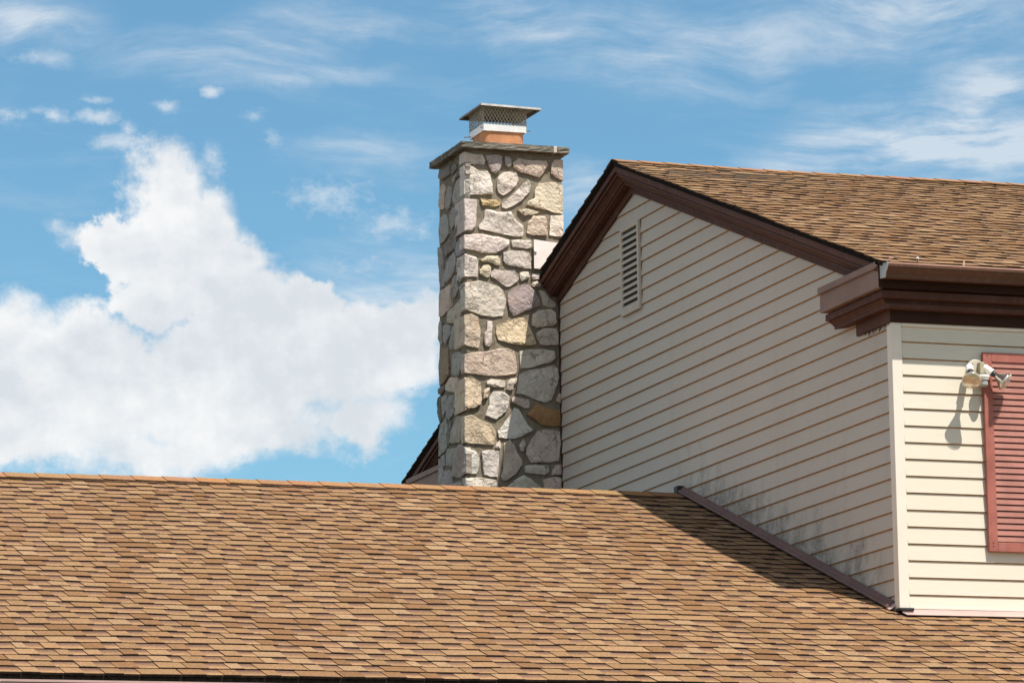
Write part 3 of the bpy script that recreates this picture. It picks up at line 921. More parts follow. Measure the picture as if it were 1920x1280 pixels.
def stone(poly, tofn, col, seed, proud=.026, quoin=0, qedge=None):
    """split-faced stone: outline as measured, rough raised face, sides running back into the mortar"""
    rr = random.Random(seed)
    out = []
    n = len(poly)
    for i in range(n):
        a, b = Vector(poly[i]), Vector(poly[(i+1) % n]); L = (b-a).length
        k = max(1, int(L/.022))
        for j in range(k):
            p = a.lerp(b, j/k)
            if j: p += Vector((rr.uniform(-1, 1), rr.uniform(-1, 1)))*.0028
            out.append(p)
    n = len(out)
    xs = [p[0] for p in out]; ys = [p[1] for p in out]
    cx, cy = sum(xs)/n, sum(ys)/n
    pts = [Vector(p) for p in out]
    step = .017
    gx = min(xs)
    while gx < max(xs):
        gy = min(ys)
        while gy < max(ys):
            p = Vector((gx+rr.uniform(-.4, .4)*step, gy+rr.uniform(-.4, .4)*step))
            if inside(p, out) and edge_dist(p, out) > .0075: pts.append(p)
            gy += step
        gx += step
    vo, eo, fo, *_ = delaunay_2d_cdt(pts, [(i, (i+1) % n) for i in range(n)], [], 1, 1e-6)
    big = rr.uniform(.7, 1.3)
    w, h_ = max(xs)-min(xs), max(ys)-min(ys)
    planes = []
    for k in range(rr.choice((3, 4, 4, 5))):      # split faces meet along ridges
        a = rr.uniform(0, 2*math.pi); g = rr.uniform(.03, .24)
        px, py = cx+rr.uniform(-.3, .3)*w, cy+rr.uniform(-.3, .3)*h_
        planes.append((px, py, g*math.cos(a), g*math.sin(a), rr.uniform(-.001, .004)))
    def height(p):
        d = edge_dist(p, out)
        e = min(1, d/.005)
        fac = min(c0+(p[0]-px)*gx_+(p[1]-py)*gy_ for px, py, gx_, gy_, c0 in planes)
        fac = max(-.014, min(.012, fac))
        h = proud*(.80+.20*math.sqrt(e)) + fac*(.5+.5*e)
        h += 0.0035*big*noise.noise((p[0]*14+seed, p[1]*14, seed*.37))*(.4+.6*e)
        h += 0.0038*(abs(noise.noise((p[0]*24, p[1]*24+seed, 1.7)))-.2)*(.3+.7*e) + .0022*noise.noise((p[0]*55, p[1]*55, seed))
        return h
    mb = MB()
    mb.v = [tuple(tofn(p[0], p[1], height(p))) for p in vo]
    mb.f = [tuple(f) for f in fo]; mb.mi = [0]*len(fo)
    # sides
    from collections import Counter
    ec = Counter()
    for f in fo:
        for i in range(len(f)):
            a, b = f[i], f[(i+1) % len(f)]
            ec[(a, b)] += 1
    bd = [(a, b) for (a, b) in ec if (b, a) not in ec]
    back = {}
    for a, b in bd:
        for q in (a, b):
            if q not in back:
                p = vo[q]
                dpt = -.025
                if quoin and p[0] < min(xs)+.03: dpt = -quoin*rr.uniform(.9, 1.06)
                back[q] = len(mb.v); mb.v.append(tuple(tofn(p[0], p[1], dpt)))
    for a, b in bd:
        mb.f.append((b, a, back[a], back[b])); mb.mi.append(0)
    org = tofn(cx, cy, 0)
    o = obj('stone', mb, M_stone, chim, origin=org)
    j = rr.uniform(.90, 1.08)
    o.color = tuple(min(.85, c*j*rr.uniform(.97, 1.03)) for c in col)+(1,)
    if quoin: 
        bv = o.modifiers.new('bevel', 'BEVEL'); bv.width = .004; bv.segments = 1; bv.limit_method = 'ANGLE'; bv.angle_limit = math.radians(50)
    return o
FRONT_STONES = [('w',0.1,[(-0.714,3.918),(-0.683,3.932),(-0.639,3.915),(-0.582,3.919),(-0.557,3.877),(-0.566,3.841),(-0.667,3.841),(-0.711,3.849)]),
('p',0,[(-0.56,3.913),(-0.51,3.918),(-0.459,3.923),(-0.43,3.911),(-0.43,3.859),(-0.451,3.805),(-0.479,3.778),(-0.512,3.795),(-0.532,3.833),(-0.548,3.878)]),
('p',0,[(-0.409,3.911),(-0.381,3.913),(-0.358,3.896),(-0.357,3.85),(-0.379,3.832),(-0.406,3.85)]),
('t',0,[(-0.347,3.87),(-0.3,3.906),(-0.252,3.897),(-0.17,3.895),(-0.088,3.898),(-0.074,3.863),(-0.103,3.818),(-0.142,3.77),(-0.193,3.783),(-0.288,3.801),(-0.342,3.837)]),
('t',0,[(-0.044,3.884),(-0.023,3.909),(0.046,3.913),(0.043,3.754),(-0.008,3.777),(-0.049,3.808),(-0.046,3.854)]),
('w',0.09,[(-0.718,3.819),(-0.695,3.833),(-0.654,3.821),(-0.607,3.789),(-0.546,3.796),(-0.523,3.768),(-0.51,3.703),(-0.505,3.621),(-0.569,3.617),(-0.664,3.61),(-0.718,3.609),(-0.719,3.704)]),
('w',0,[(-0.465,3.751),(-0.431,3.786),(-0.37,3.799),(-0.322,3.796),(-0.302,3.741),(-0.323,3.7),(-0.372,3.651),(-0.427,3.619),(-0.46,3.64),(-0.473,3.685)]),
('w',0,[(-0.227,3.748),(-0.209,3.72),(-0.215,3.667),(-0.271,3.598),(-0.332,3.555),(-0.401,3.522),(-0.435,3.53),(-0.436,3.559),(-0.379,3.605),(-0.31,3.668),(-0.269,3.72)]),
('y',0,[(-0.603,3.586),(-0.542,3.579),(-0.481,3.583),(-0.446,3.572),(-0.451,3.548),(-0.496,3.53),(-0.557,3.537),(-0.587,3.534),(-0.593,3.56)]),
('yw',0,[(-0.181,3.669),(-0.146,3.723),(-0.084,3.737),(0.022,3.743),(0.042,3.714),(0.039,3.508),(-0.026,3.512),(-0.094,3.532),(-0.176,3.537),(-0.244,3.556),(-0.237,3.583),(-0.182,3.609)]),
('pt',0.21,[(-0.72,3.573),(-0.684,3.58),(-0.629,3.575),(-0.628,3.513),(-0.636,3.414),(-0.643,3.374),(-0.674,3.34),(-0.718,3.334),(-0.721,3.442)]),
('yw',0,[(-0.313,3.517),(-0.251,3.528),(-0.197,3.522),(-0.146,3.509),(-0.19,3.49),(-0.259,3.477),(-0.286,3.495)]),
('w',0,[(-0.564,3.506),(-0.523,3.505),(-0.476,3.491),(-0.422,3.49),(-0.367,3.5),(-0.334,3.443),(-0.274,3.394),(-0.271,3.345),(-0.278,3.32),(-0.329,3.316),(-0.397,3.325),(-0.492,3.34),(-0.552,3.35),(-0.61,3.356),(-0.618,3.379),(-0.578,3.43)]),
('t',0,[(-0.239,3.415),(-0.197,3.477),(-0.105,3.477),(-0.089,3.443),(-0.087,3.332),(-0.132,3.336),(-0.2,3.332),(-0.247,3.349)]),
('w',0,[(-0.057,3.488),(0.039,3.496),(0.036,3.328),(-0.029,3.335),(-0.069,3.339),(-0.065,3.425)]),
('w',0.1,[(-0.725,3.279),(-0.702,3.309),(-0.614,3.322),(-0.539,3.314),(-0.452,3.303),(-0.381,3.287),(-0.385,3.244),(-0.426,3.219),(-0.48,3.184),(-0.595,3.178),(-0.656,3.197),(-0.724,3.207)]),
('gw',0,[(-0.367,3.285),(-0.302,3.295),(-0.214,3.292),(-0.212,3.24),(-0.249,3.228),(-0.358,3.236)]),
('gw',0,[(-0.432,3.193),(-0.372,3.212),(-0.304,3.212),(-0.236,3.209),(-0.213,3.168),(-0.216,3.08),(-0.272,3.081),(-0.36,3.096),(-0.41,3.107),(-0.43,3.132)]),
('w',0.16,[(-0.725,3.155),(-0.683,3.167),(-0.64,3.145),(-0.629,3.101),(-0.628,3.049),(-0.632,2.997),(-0.679,3.0),(-0.723,2.999),(-0.725,3.083)]),
('yw',0,[(-0.613,3.131),(-0.562,3.157),(-0.474,3.165),(-0.455,3.136),(-0.458,3.094),(-0.488,3.095),(-0.542,3.112),(-0.593,3.116)]),
('yw',0,[(-0.614,3.05),(-0.587,3.087),(-0.549,3.094),(-0.529,3.077),(-0.534,3.018),(-0.554,2.998),(-0.584,3.009),(-0.614,3.024)]),
('pt',0,[(-0.527,3.035),(-0.502,3.065),(-0.442,3.055),(-0.347,3.063),(-0.313,3.026),(-0.314,2.99),(-0.348,2.965),(-0.383,2.941),(-0.416,2.939),(-0.45,2.96),(-0.483,2.985),(-0.53,3.005)]),
('w',0,[(-0.306,3.046),(-0.279,3.057),(-0.238,3.056),(-0.231,3.02),(-0.26,2.996),(-0.29,2.984),(-0.305,3.007)]),
('w',0.08,[(-0.723,2.954),(-0.618,2.973),(-0.558,2.962),(-0.464,2.934),(-0.434,2.902),(-0.411,2.838),(-0.422,2.779),(-0.44,2.717),(-0.501,2.707),(-0.602,2.712),(-0.676,2.738),(-0.722,2.756),(-0.722,2.856)]),
('p',0,[(-0.4,2.891),(-0.349,2.929),(-0.267,2.972),(-0.226,2.952),(-0.188,2.914),(-0.153,2.851),(-0.15,2.812),(-0.202,2.79),(-0.284,2.756),(-0.359,2.724),(-0.389,2.761),(-0.403,2.839)]),
('t',0.23,[(-0.724,2.713),(-0.682,2.725),(-0.629,2.701),(-0.623,2.647),(-0.61,2.595),(-0.618,2.517),(-0.629,2.472),(-0.686,2.479),(-0.726,2.493),(-0.724,2.629)]),
('w',0,[(-0.562,2.679),(-0.525,2.674),(-0.522,2.638),(-0.529,2.592),(-0.527,2.528),(-0.548,2.488),(-0.578,2.493),(-0.586,2.532),(-0.583,2.584),(-0.566,2.61)]),
('Y',0,[(-0.492,2.643),(-0.42,2.679),(-0.352,2.704),(-0.284,2.714),(-0.251,2.677),(-0.225,2.626),(-0.199,2.568),(-0.186,2.523),(-0.247,2.508),(-0.321,2.511),(-0.409,2.523),(-0.48,2.543),(-0.496,2.594)]),
('g',0,[(-0.209,2.744),(-0.161,2.775),(-0.073,2.789),(-0.032,2.765),(-0.023,2.687),(-0.054,2.663),(-0.177,2.644),(-0.214,2.659)]),
('g',0,[(-0.184,2.601),(-0.136,2.639),(-0.027,2.644),(-0.011,2.596),(-0.016,2.524),(-0.098,2.517),(-0.155,2.518),(-0.175,2.55)]),
('g',0,[(-0.159,2.925),(-0.118,2.918),(-0.078,2.867),(-0.031,2.83),(-0.031,2.804),(-0.093,2.801),(-0.127,2.813),(-0.139,2.864)]),
('t',0,[(-0.212,2.978),(-0.175,2.99),(-0.138,2.975),(-0.145,2.952),(-0.199,2.946),(-0.216,2.959)]),
('w',0,[(-0.211,3.044),(-0.15,3.044),(-0.14,3.021),(-0.157,3.006),(-0.198,3.002),(-0.213,3.018)]),
('g',0,[(-0.315,2.462),(-0.261,2.478),(-0.146,2.486),(-0.044,2.474),(-0.038,2.426),(-0.073,2.392),(-0.161,2.368),(-0.25,2.342),(-0.307,2.336),(-0.313,2.401)]),
('t',0.07,[(-0.733,2.422),(-0.666,2.438),(-0.585,2.448),(-0.531,2.46),(-0.477,2.478),(-0.41,2.478),(-0.356,2.464),(-0.343,2.4),(-0.335,2.316),(-0.348,2.292),(-0.421,2.278),(-0.495,2.27),(-0.583,2.268),(-0.664,2.279),(-0.727,2.287),(-0.729,2.37)]),
('g',0,[(-0.317,2.293),(-0.243,2.328),(-0.168,2.342),(-0.12,2.348),(-0.056,2.375),(-0.02,2.348),(-0.013,2.277),(-0.029,2.227),(-0.053,2.162),(-0.076,2.112),(-0.128,2.092),(-0.18,2.104),(-0.231,2.123),(-0.29,2.146),(-0.345,2.15),(-0.333,2.215)]),
('yt',0.22,[(-0.725,2.231),(-0.698,2.253),(-0.665,2.24),(-0.617,2.217),(-0.615,2.147),(-0.608,2.098),(-0.623,2.055),(-0.668,2.028),(-0.708,2.006),(-0.728,2.022),(-0.728,2.121)]),
('w',0,[(-0.573,2.226),(-0.54,2.249),(-0.436,2.242),(-0.428,2.218),(-0.437,2.193),(-0.518,2.189),(-0.57,2.209)]),
('w',0,[(-0.415,2.218),(-0.392,2.255),(-0.344,2.264),(-0.34,2.239),(-0.367,2.206),(-0.371,2.178),(-0.393,2.171),(-0.423,2.179)]),
('t',0,[(-0.596,2.155),(-0.577,2.18),(-0.551,2.185),(-0.55,2.149),(-0.571,2.106),(-0.599,2.101)]),
('W',0,[(-0.552,2.114),(-0.526,2.157),(-0.467,2.16),(-0.423,2.144),(-0.398,2.12),(-0.406,2.063),(-0.429,2.013),(-0.5,1.954),(-0.536,1.963),(-0.584,1.979),(-0.572,2.014),(-0.553,2.057)]),
('pt',0,[(-0.383,2.11),(-0.357,2.129),(-0.313,2.116),(-0.246,2.112),(-0.243,2.077),(-0.251,2.044),(-0.292,2.046),(-0.343,2.069),(-0.38,2.085)]),
('W',0,[(-0.362,2.044),(-0.329,2.034),(-0.286,1.962),(-0.26,1.92),(-0.222,1.886),(-0.243,1.868),(-0.295,1.841),(-0.354,1.818),(-0.435,1.815),(-0.483,1.82),(-0.492,1.869),(-0.449,1.913),(-0.403,1.978)]),
('r',0,[(-0.244,2.02),(-0.187,2.082),(-0.136,2.06),(-0.084,2.044),(-0.01,2.043),(-0.008,1.923),(-0.086,1.916),(-0.153,1.921),(-0.197,1.951),(-0.267,1.994)]),
('yt',0.08,[(-0.734,1.966),(-0.69,1.98),(-0.617,1.939),(-0.544,1.917),(-0.512,1.876),(-0.505,1.827),(-0.521,1.763),(-0.598,1.763),(-0.686,1.767),(-0.732,1.776),(-0.732,1.881)]),
('gt',0,[(-0.236,1.815),(-0.183,1.881),(-0.131,1.893),(-0.013,1.88),(-0.007,1.795),(-0.015,1.745),(-0.024,1.667),(-0.098,1.651),(-0.172,1.648),(-0.239,1.642),(-0.275,1.701),(-0.274,1.743)]),
('W',0.05,[(-0.736,1.713),(-0.701,1.734),(-0.664,1.715),(-0.636,1.66),(-0.637,1.604),(-0.656,1.547),(-0.689,1.543),(-0.74,1.558),(-0.74,1.649)]),
('W',0,[(-0.621,1.713),(-0.576,1.725),(-0.488,1.722),(-0.486,1.651),(-0.498,1.531),(-0.55,1.53),(-0.601,1.545),(-0.611,1.619)]),
('w',0,[(-0.51,1.763),(-0.48,1.799),(-0.471,1.771),(-0.475,1.736),(-0.514,1.745)]),
('t',0,[(-0.447,1.779),(-0.399,1.809),(-0.37,1.775),(-0.341,1.706),(-0.309,1.657),(-0.307,1.629),(-0.358,1.557),(-0.418,1.513),(-0.455,1.501),(-0.473,1.525),(-0.453,1.589),(-0.448,1.695)]),
('g',0,[(-0.295,1.817),(-0.281,1.778),(-0.297,1.721),(-0.315,1.728),(-0.329,1.769)]),
('g',0,[(-0.291,1.616),(-0.224,1.629),(-0.106,1.626),(-0.103,1.58),(-0.137,1.558),(-0.284,1.567)]),
('gt',0,[(-0.073,1.595),(-0.047,1.635),(-0.006,1.64),(-0.007,1.562),(-0.081,1.559)]),
('w',0.07,[(-0.74,1.513),(-0.616,1.52),(-0.513,1.506),(-0.496,1.475),(-0.497,1.391),(-0.742,1.383)]),
('g',0,[(-0.441,1.446),(-0.366,1.511),(-0.3,1.549),(-0.248,1.526),(-0.153,1.458),(-0.154,1.395),(-0.442,1.386)]),
('gt',0,[(-0.152,1.522),(-0.063,1.546),(-0.008,1.534),(-0.003,1.4),(-0.132,1.396),(-0.142,1.48)]),
('t',0,[(-0.039,2.106),(-0.015,2.164),(-0.002,2.15),(-0.005,2.093)])]
SIDE_STONES = [('k',[(6.51,3.918),(6.27,3.902),(6.256,3.839),(6.336,3.833),(6.449,3.829),(6.528,3.861)]),
('k',[(6.223,3.882),(6.127,3.882),(6.105,3.842),(6.193,3.823),(6.243,3.836)]),
('k',[(6.003,3.85),(5.909,3.855),(5.894,3.817),(5.972,3.826)]),
('g',[(6.226,3.787),(6.099,3.808),(6.092,3.784),(6.164,3.746),(6.211,3.764)]),
('g',[(5.982,3.786),(5.896,3.788),(5.889,3.761),(5.928,3.757),(5.982,3.768)]),
('t',[(6.498,3.788),(6.433,3.803),(6.379,3.753),(6.398,3.666),(6.417,3.604),(6.505,3.617),(6.544,3.65),(6.536,3.745)]),
('g',[(6.331,3.763),(6.205,3.722),(6.223,3.65),(6.266,3.579),(6.353,3.581),(6.392,3.614),(6.381,3.693)]),
('g',[(6.117,3.749),(6.022,3.762),(5.921,3.743),(5.902,3.714),(5.91,3.616),(5.928,3.56),(6.045,3.561),(6.17,3.592),(6.208,3.627),(6.166,3.694)]),
('g',[(6.234,3.575),(6.124,3.552),(6.055,3.516),(6.057,3.471),(6.144,3.448),(6.248,3.411),(6.278,3.465),(6.299,3.545)]),
('g',[(6.507,3.557),(6.426,3.568),(6.363,3.55),(6.309,3.497),(6.305,3.395),(6.402,3.359),(6.53,3.361),(6.547,3.443),(6.533,3.516)]),
('k',[(6.145,3.409),(6.066,3.423),(6.061,3.347),(6.101,3.33),(6.147,3.359)]),
('k',[(6.418,3.342),(6.242,3.363),(6.14,3.357),(6.127,3.285),(6.175,3.257),(6.326,3.243),(6.375,3.227),(6.412,3.29)]),
('b',[(6.103,3.29),(5.985,3.302),(5.928,3.281),(5.951,3.181),(6.06,3.177),(6.107,3.184),(6.152,3.25)]),
('g',[(6.547,3.337),(6.451,3.313),(6.429,3.258),(6.417,3.165),(6.414,3.019),(6.51,3.026),(6.54,3.087),(6.551,3.231)]),
('g',[(6.36,3.194),(6.184,3.233),(6.13,3.195),(6.14,3.128),(6.19,3.072),(6.334,3.034),(6.397,3.051),(6.402,3.132)]),
('g',[(6.109,3.136),(6.006,3.159),(6.001,3.086),(6.065,3.058),(6.127,3.07)]),
('g',[(6.065,3.039),(6.003,3.032),(6.005,2.983),(6.037,2.975),(6.07,2.995)]),
('g',[(6.215,3.037),(6.159,3.057),(6.097,3.025),(6.085,2.933),(6.181,2.881),(6.219,2.918),(6.232,3.0)]),
('g',[(6.053,2.947),(5.913,2.95),(5.906,2.929),(5.992,2.906),(6.047,2.903)]),
('t',[(6.519,2.998),(6.256,3.004),(6.241,2.972),(6.246,2.838),(6.47,2.8),(6.55,2.815),(6.545,2.952)]),
('t',[(6.152,2.826),(5.978,2.866),(5.967,2.772),(6.023,2.733),(6.047,2.7),(6.126,2.694),(6.235,2.706),(6.361,2.741),(6.326,2.812)]),
('g',[(6.519,2.784),(6.464,2.756),(6.462,2.681),(6.478,2.593),(6.526,2.607),(6.564,2.663),(6.56,2.753)]),
('g',[(6.417,2.718),(6.369,2.727),(6.267,2.697),(6.254,2.635),(6.318,2.606),(6.383,2.58),(6.453,2.609),(6.451,2.664)]),
('g',[(6.236,2.691),(6.12,2.651),(6.121,2.601),(6.14,2.515),(6.227,2.51),(6.29,2.526),(6.3,2.588),(6.251,2.624)]),
('r',[(6.527,2.577),(6.336,2.544),(6.317,2.436),(6.297,2.333),(6.409,2.297),(6.537,2.293),(6.548,2.425)]),
('g',[(6.244,2.469),(6.134,2.482),(5.98,2.439),(5.919,2.409),(5.929,2.341),(6.031,2.309),(6.063,2.287),(6.172,2.308),(6.249,2.335)]),
('t',[(6.394,2.279),(6.266,2.308),(6.11,2.288),(6.066,2.221),(6.075,2.188),(6.145,2.18),(6.302,2.21),(6.403,2.241)]),
('k',[(6.538,2.268),(6.41,2.282),(6.419,2.249),(6.484,2.224),(6.539,2.228)]),
('k',[(6.555,2.203),(6.483,2.214),(6.49,2.03),(6.526,2.013),(6.56,2.08)]),
('g',[(6.475,2.201),(6.358,2.194),(6.38,2.097),(6.462,2.043),(6.48,2.056)]),
('g',[(6.314,2.181),(6.173,2.164),(6.119,2.111),(6.134,2.047),(6.303,2.001),(6.365,2.033),(6.379,2.13)]),
('g',[(6.536,1.987),(6.391,2.032),(6.358,1.959),(6.355,1.808),(6.437,1.776),(6.562,1.769),(6.557,1.911)]),
('k',[(6.332,1.961),(6.242,1.981),(6.254,1.899),(6.302,1.812),(6.346,1.818)]),
('gt',[(6.216,1.965),(6.145,1.999),(5.953,1.98),(5.92,1.942),(6.011,1.829),(6.047,1.796),(6.257,1.816),(6.292,1.838)]),
('r',[(6.021,1.808),(5.922,1.887),(5.926,1.794),(6.013,1.791)]),
('g',[(6.365,1.793),(6.18,1.777),(6.181,1.733),(6.246,1.645),(6.369,1.671),(6.388,1.752)]),
('g',[(6.473,1.753),(6.41,1.761),(6.401,1.67),(6.458,1.679)]),
('gt',[(6.171,1.764),(6.03,1.782),(5.928,1.745),(5.895,1.691),(5.901,1.549),(6.04,1.533),(6.249,1.571),(6.21,1.67)]),
('g',[(6.563,1.75),(6.483,1.738),(6.459,1.651),(6.434,1.592),(6.439,1.481),(6.572,1.499)]),
('g',[(6.442,1.643),(6.282,1.625),(6.232,1.563),(6.225,1.518),(6.271,1.458),(6.412,1.477)]),
('g',[(6.216,1.516),(6.024,1.506),(6.018,1.423),(6.218,1.45)]),
('k',[(6.006,1.525),(5.919,1.529),(5.93,1.465),(6.001,1.426)])]

for i, (c, q, poly) in enumerate(FRONT_STONES):
    if q: poly = [(min(x, cx0(z)-.022) if x < cx0(z)+.03 else x, z) for x, z in poly]
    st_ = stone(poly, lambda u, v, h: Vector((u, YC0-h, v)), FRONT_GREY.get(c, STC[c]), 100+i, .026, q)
    if c == 'r': st_['label'] = 'rust orange stone against the siding low on the chimney'
    if c == 'Y': st_['label'] = 'large pale yellow stone halfway up the chimney front'
for i, (c, poly) in enumerate(SIDE_STONES):
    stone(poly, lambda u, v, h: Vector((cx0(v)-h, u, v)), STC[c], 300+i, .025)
# slate cap slab in pieces
def rough_slab(name, x0, x1, y0, y1, z0, z1, seed):
    rr = random.Random(seed); mb = MB()
    nx, ny = max(2, int((x1-x0)/.035)), max(2, int((y1-y0)/.035))
    ring = [(x0+(x1-x0)*i/nx, y0) for i in range(nx)]+[(x1, y0+(y1-y0)*i/ny) for i in range(ny)]+[(x1-(x1-x0)*i/nx, y1) for i in range(nx)]+[(x0, y1-(y1-y0)*i/ny) for i in range(ny)]
    cx, cy = (x0+x1)/2, (y0+y1)/2
    st = []
    for z, q in ((z0, .0), (z0+.3*(z1-z0), 1), (z0+.65*(z1-z0), .8), (z1, .2)):
        st.append([(x+(.005*q*rr.uniform(-1, 1)), y+(.005*q*rr.uniform(-1, 1)), z+rr.uniform(-.002, .002)) for x, y in ring])
    mb.sweep(st)
    return obj(name, mb, M_slate, chim)
rough_slab('cap_slab', -.760, -.045, 5.852, 6.20, 3.951, 3.997, 1)
rough_slab('cap_slab', -.018, .075, 5.854, 6.20, 3.951, 3.997, 2)
rough_slab('cap_slab', -.761, .073, 6.203, 6.630, 3.950, 3.996, 3)
mb = MB(); mb.box((-.044, 5.857, 3.953), (-.0185, 6.19, 3.995)); obj('mortar_joint', mb, M_wash, chim)
mb = MB()
st = []
for dz, q in ((.0, 0.), (.008, .02), (.016, .09), (.024, .17)):
    st.append([(-.752+q, 5.872+q*.75, 3.997+dz), (.062-q, 5.872+q*.75, 3.997+dz), (.062-q, 6.615-q*1.5, 3.997+dz), (-.752+q, 6.615-q*1.5, 3.997+dz)])
mb.sweep(st); obj('mortar_wash', mb, M_wash, chim, bevel=.003)
# flue liner with rounded corners
FX0, FX1, FY0, FY1 = -.503, -.184, 6.10, 6.405
def rrect(x0, x1, y0, y1, r, z, n=5):
    P_ = []
    for cx, cy, a0 in ((x1-r, y0+r, -90), (x1-r, y1-r, 0), (x0+r, y1-r, 90), (x0+r, y0+r, 180)):
        for i in range(n+1):
            a = math.radians(a0+90*i/n); P_.append((cx+r*math.cos(a), cy+r*math.sin(a), z))
    return P_
mb = MB(); mb.sweep([rrect(FX0, FX1, FY0, FY1, .05, 4.0), rrect(FX0, FX1, FY0, FY1, .05, 4.165)]); obj('flue_liner', mb, M_clay, chim, smooth=False)
# chimney cap: band, wire mesh, hood
BX0, BX1, BY0, BY1, BZ0, BZ1 = -.512, -.175, 6.088, 6.415, 4.142, 4.196
mb = MB()
for a, b in (((BX0,BY0,BZ0),(BX1,BY0+.004,BZ1)), ((BX0,BY1-.004,BZ0),(BX1,BY1,BZ1)), ((BX0,BY0+.004,BZ0),(BX0+.004,BY1-.004,BZ1)), ((BX1-.004,BY0+.004,BZ0),(BX1,BY1-.004,BZ1))): mb.box(a, b)
mb.box((BX0+.004,BY0+.004,BZ0+.02),(BX1-.004,BY1-.004,BZ0+.024))
ccap = obj('chimney_cap', mb, M_galv, chim, bevel=.001)
ZH = 4.332
mb = MB()
def diamond(p0, ud, L, z0, z1, step=.026, r=.0021):
    H = z1-z0; p0 = Vector(p0); ud = Vector(ud)
    k = -int(H/step/1.6)-2
    slope = 1.65
    n = int(L/step)+1
    for i in range(-int(H/slope/step)-1, n+1):
        for sgn in (1, -1):
            u0 = i*step if sgn == 1 else i*step+H/slope
            a = (u0, 0); b = (u0+sgn*H/slope, H)
            t0, t1 = 0., 1.
            du = b[0]-a[0]
            lo, hi = (0-a[0])/du, (L-a[0])/du
            if lo > hi: lo, hi = hi, lo
            t0, t1 = max(t0, lo), min(t1, hi)
            if t1-t0 < .02: continue
            A = p0+ud*(a[0]+du*t0)+Vector((0,0,z0+H*t0)); B = p0+ud*(a[0]+du*t1)+Vector((0,0,z0+H*t1))
            mb.tube(A, B, r, r, 4)
for p0, ud, L in (((BX0,BY0,0),(1,0,0),BX1-BX0), ((BX0,BY1,0),(1,0,0),BX1-BX0), ((BX0,BY0,0),(0,1,0),BY1-BY0), ((BX1,BY0,0),(0,1,0),BY1-BY0)):
    diamond(p0, ud, L, BZ1-.004, ZH-.004)
for x, y in ((BX0,BY0),(BX1,BY0),(BX0,BY1),(BX1,BY1)): mb.tube((x,y,BZ0+.01),(x,y,ZH),.002,.002,5)
obj('wire_mesh', mb, M_wire, ccap)
HX0, HX1, HY0, HY1 = -.545, -.082, 6.035, 6.54
mb = MB()
nx, ny = 12, 12
def hz(u, v):   # gently crowned sheet
    return ZH + .030*(1-max(abs(2*u-1), abs(2*v-1))**1.6) - .010*u*(1-v)
o = 0
for j in range(ny+1):
    for i in range(nx+1):
        u, v = i/nx, j/ny
        mb.v.append((HX0+(HX1-HX0)*u, HY0+(HY1-HY0)*v, hz(u, v)))
for j in range(ny):
    for i in range(nx):
        a = j*(nx+1)+i; mb.f.append((a, a+1, a+nx+2, a+nx+1)); mb.mi.append(0)
hood = obj('hood', mb, M_hood, ccap, smooth=True)
sm = hood.modifiers.new('thick', 'SOLIDIFY'); sm.thickness = .0025; sm.offset = 1
# turned-down, outward-canted rim
mb = MB()
c = [(HX0,HY0),(HX1,HY0),(HX1,HY1),(HX0,HY1)]
d = [(-1,-1),(1,-1),(1,1),(-1,1)]
uv = [(0,0),(1,0),(1,1),(0,1)]
for i in range(4):
    j = (i+1) % 4
    A, B = c[i], c[j]; za, zb = hz(*uv[i]), hz(*uv[j])
    q = .006
    A2 = (A[0]+d[i][0]*q, A[1]+d[i][1]*q); B2 = (B[0]+d[j][0]*q, B[1]+d[j][1]*q)
    mb.add([(A[0],A[1],za+.0026),(B[0],B[1],zb+.0026),(B2[0],B2[1],zb-.014),(A2[0],A2[1],za-.014)], [(0,1,2,3)])
rim = obj('hood_rim', mb, simple('dull_steel_rim', (.13, .12, .115), .45, .3, 12, metallic=.5), ccap)
sm = rim.modifiers.new('thick', 'SOLIDIFY'); sm.thickness = .002
for a, b in (((BX1,BY0+.03,BZ0+.018),(BX1+.035,BY0+.03,BZ0+.022)), ((BX0,BY0+.035,BZ0+.03),(BX0-.006,BY0+.035,BZ0+.03)), ((BX0,BY1-.04,BZ0+.012),(BX0-.05,BY1-.04,BZ0+.006))):
    mb = MB(); mb.tube(a, b, .0035, .0035, 8); mb.tube(b, Vector(b)+(Vector(b)-Vector(a)).normalized()*.004, .006, .006, 8); obj('screw', mb, M_wire, ccap)
# step flashing where the roof meets the stones
mb = MB()
mb.sweep([[(-.203, 5.882, 3.079), (.04, 5.877, 3.07), (.04, 5.890, 3.275), (-.198, 5.893, 3.298)], [(-.203, 5.8845, 3.079), (.04, 5.8795, 3.07), (.04, 5.8925, 3.275), (-.198, 5.8955, 3.298)]])
obj('counter_flashing', mb, M_white, chim)
mb = MB(); mb.tube((-.203, 5.884, 3.205), (-.180, 5.880, 3.20), .010, .004, 7); obj('sealant_blob', mb, M_mill, chim)

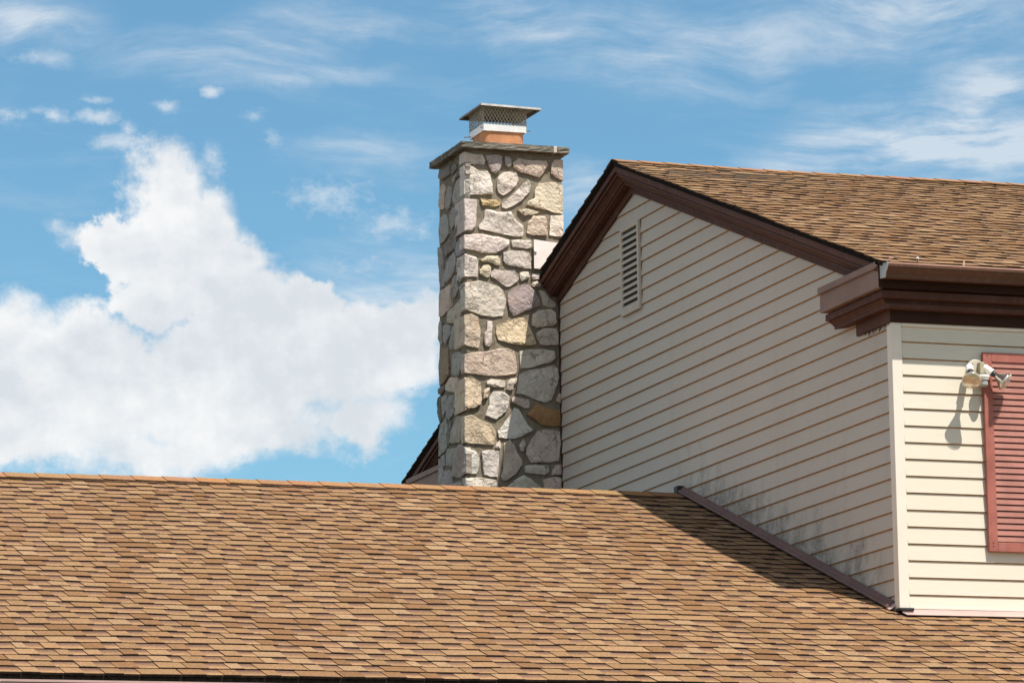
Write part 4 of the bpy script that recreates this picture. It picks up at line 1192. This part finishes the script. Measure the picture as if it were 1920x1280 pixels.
# ------------------------------------------------------------------ floodlight
FL = thing('floodlight', 'twin-bulb security floodlight with motion sensor on the cream wall beside the red shutter', 'floodlight', (.53, -.012, 1.385))
mb = MB(); mb.lathe((.53, -.010, 1.383), (0, -1, 0), [(.001, 0), (.052, 0), (.056, .004), (.056, .014), (.050, .022), (.001, .024)], 28)
obj('wall_plate', mb, simple('aged_cream_enamel', (.50, .45, .355), .45, .08, 30), FL, smooth=False)
boxobj('junction_box', (.535, -.075, 1.345), (.566, -.033, 1.415), M_tan, FL, bevel=.004)
for sx, sz in ((.505, 1.405), (.560, 1.352), (.508, 1.365)):
    mb = MB(); mb.tube((sx, -.034, sz), (sx, -.037, sz), .004, .004, 8); obj('screw', mb, M_black, FL)
def lampset(base, elbow, d):
    d = Vector(d).normalized(); base, elbow = Vector(base), Vector(elbow)
    mb = MB(); mb.tube(base, elbow, .010, .010, 10)
    mb.lathe(elbow-d*.016, d, [(.001, 0), (.012, .0), (.018, .010), (.0235, .016), (.0235, .066), (.0245, .068), (.0245, .074), (.020, .074), (.001, .070)], 20)
    h = obj('lamp_holder', mb, M_lamp, FL, smooth=False)
    e = elbow + d*.056
    mb = MB()
    mb.lathe(e, d, [(.001, 0), (.018, 0), (.0185, .020), (.016, .026), (.014, .026)], 20, 0)
    mb.lathe(e+d*.024, d, [(.0155, 0), (.019, .012), (.030, .030), (.044, .050), (.054, .064), (.0585, .072), (.0585, .076), (.056, .078)], 26, 1)
    mb.lathe(e+d*.024, d, [(.056, .0735), (.0585, .0765), (.055, .083), (.045, .089), (.030, .094), (.014, .0965), (.001, .097)], 26, 2)
    mb.tube(e+d*.034, e+d*.078, .007, .004, 8, 3)
    b = obj('bulb', mb, [M_blackplastic, M_reflector, M_lens, M_lamp], h, smooth=True)
lampset((.492, -.030, 1.392), (.472, -.058, 1.384), (-.26, -.72, -.68))
lampset((.556, -.030, 1.388), (.570, -.058, 1.384), (.70, -.40, -.60))
mb = MB(); mb.tube((.548, -.055, 1.348), (.550, -.070, 1.330), .007, .007, 10)
mb.lathe((.550, -.085, 1.332), (0, 0, -1), [(.001, 0), (.034, .0), (.037, .006), (.037, .016), (.033, .018), (.033, .028), (.030, .030), (.001, .030)], 22)
sen = obj('motion_sensor', mb, M_lamp, FL)
mb = MB(); mb.lathe((.550, -.085, 1.302), (0, 0, -1), [(.001, 0), (.026, .0), (.027, .030), (.022, .040), (.001, .042)], 22); obj('sensor_window', mb, M_greyplastic, sen)
boxobj('wire_clip', (.500, -.028, 1.392), (.512, -.010, 1.43), M_greyplastic, FL)
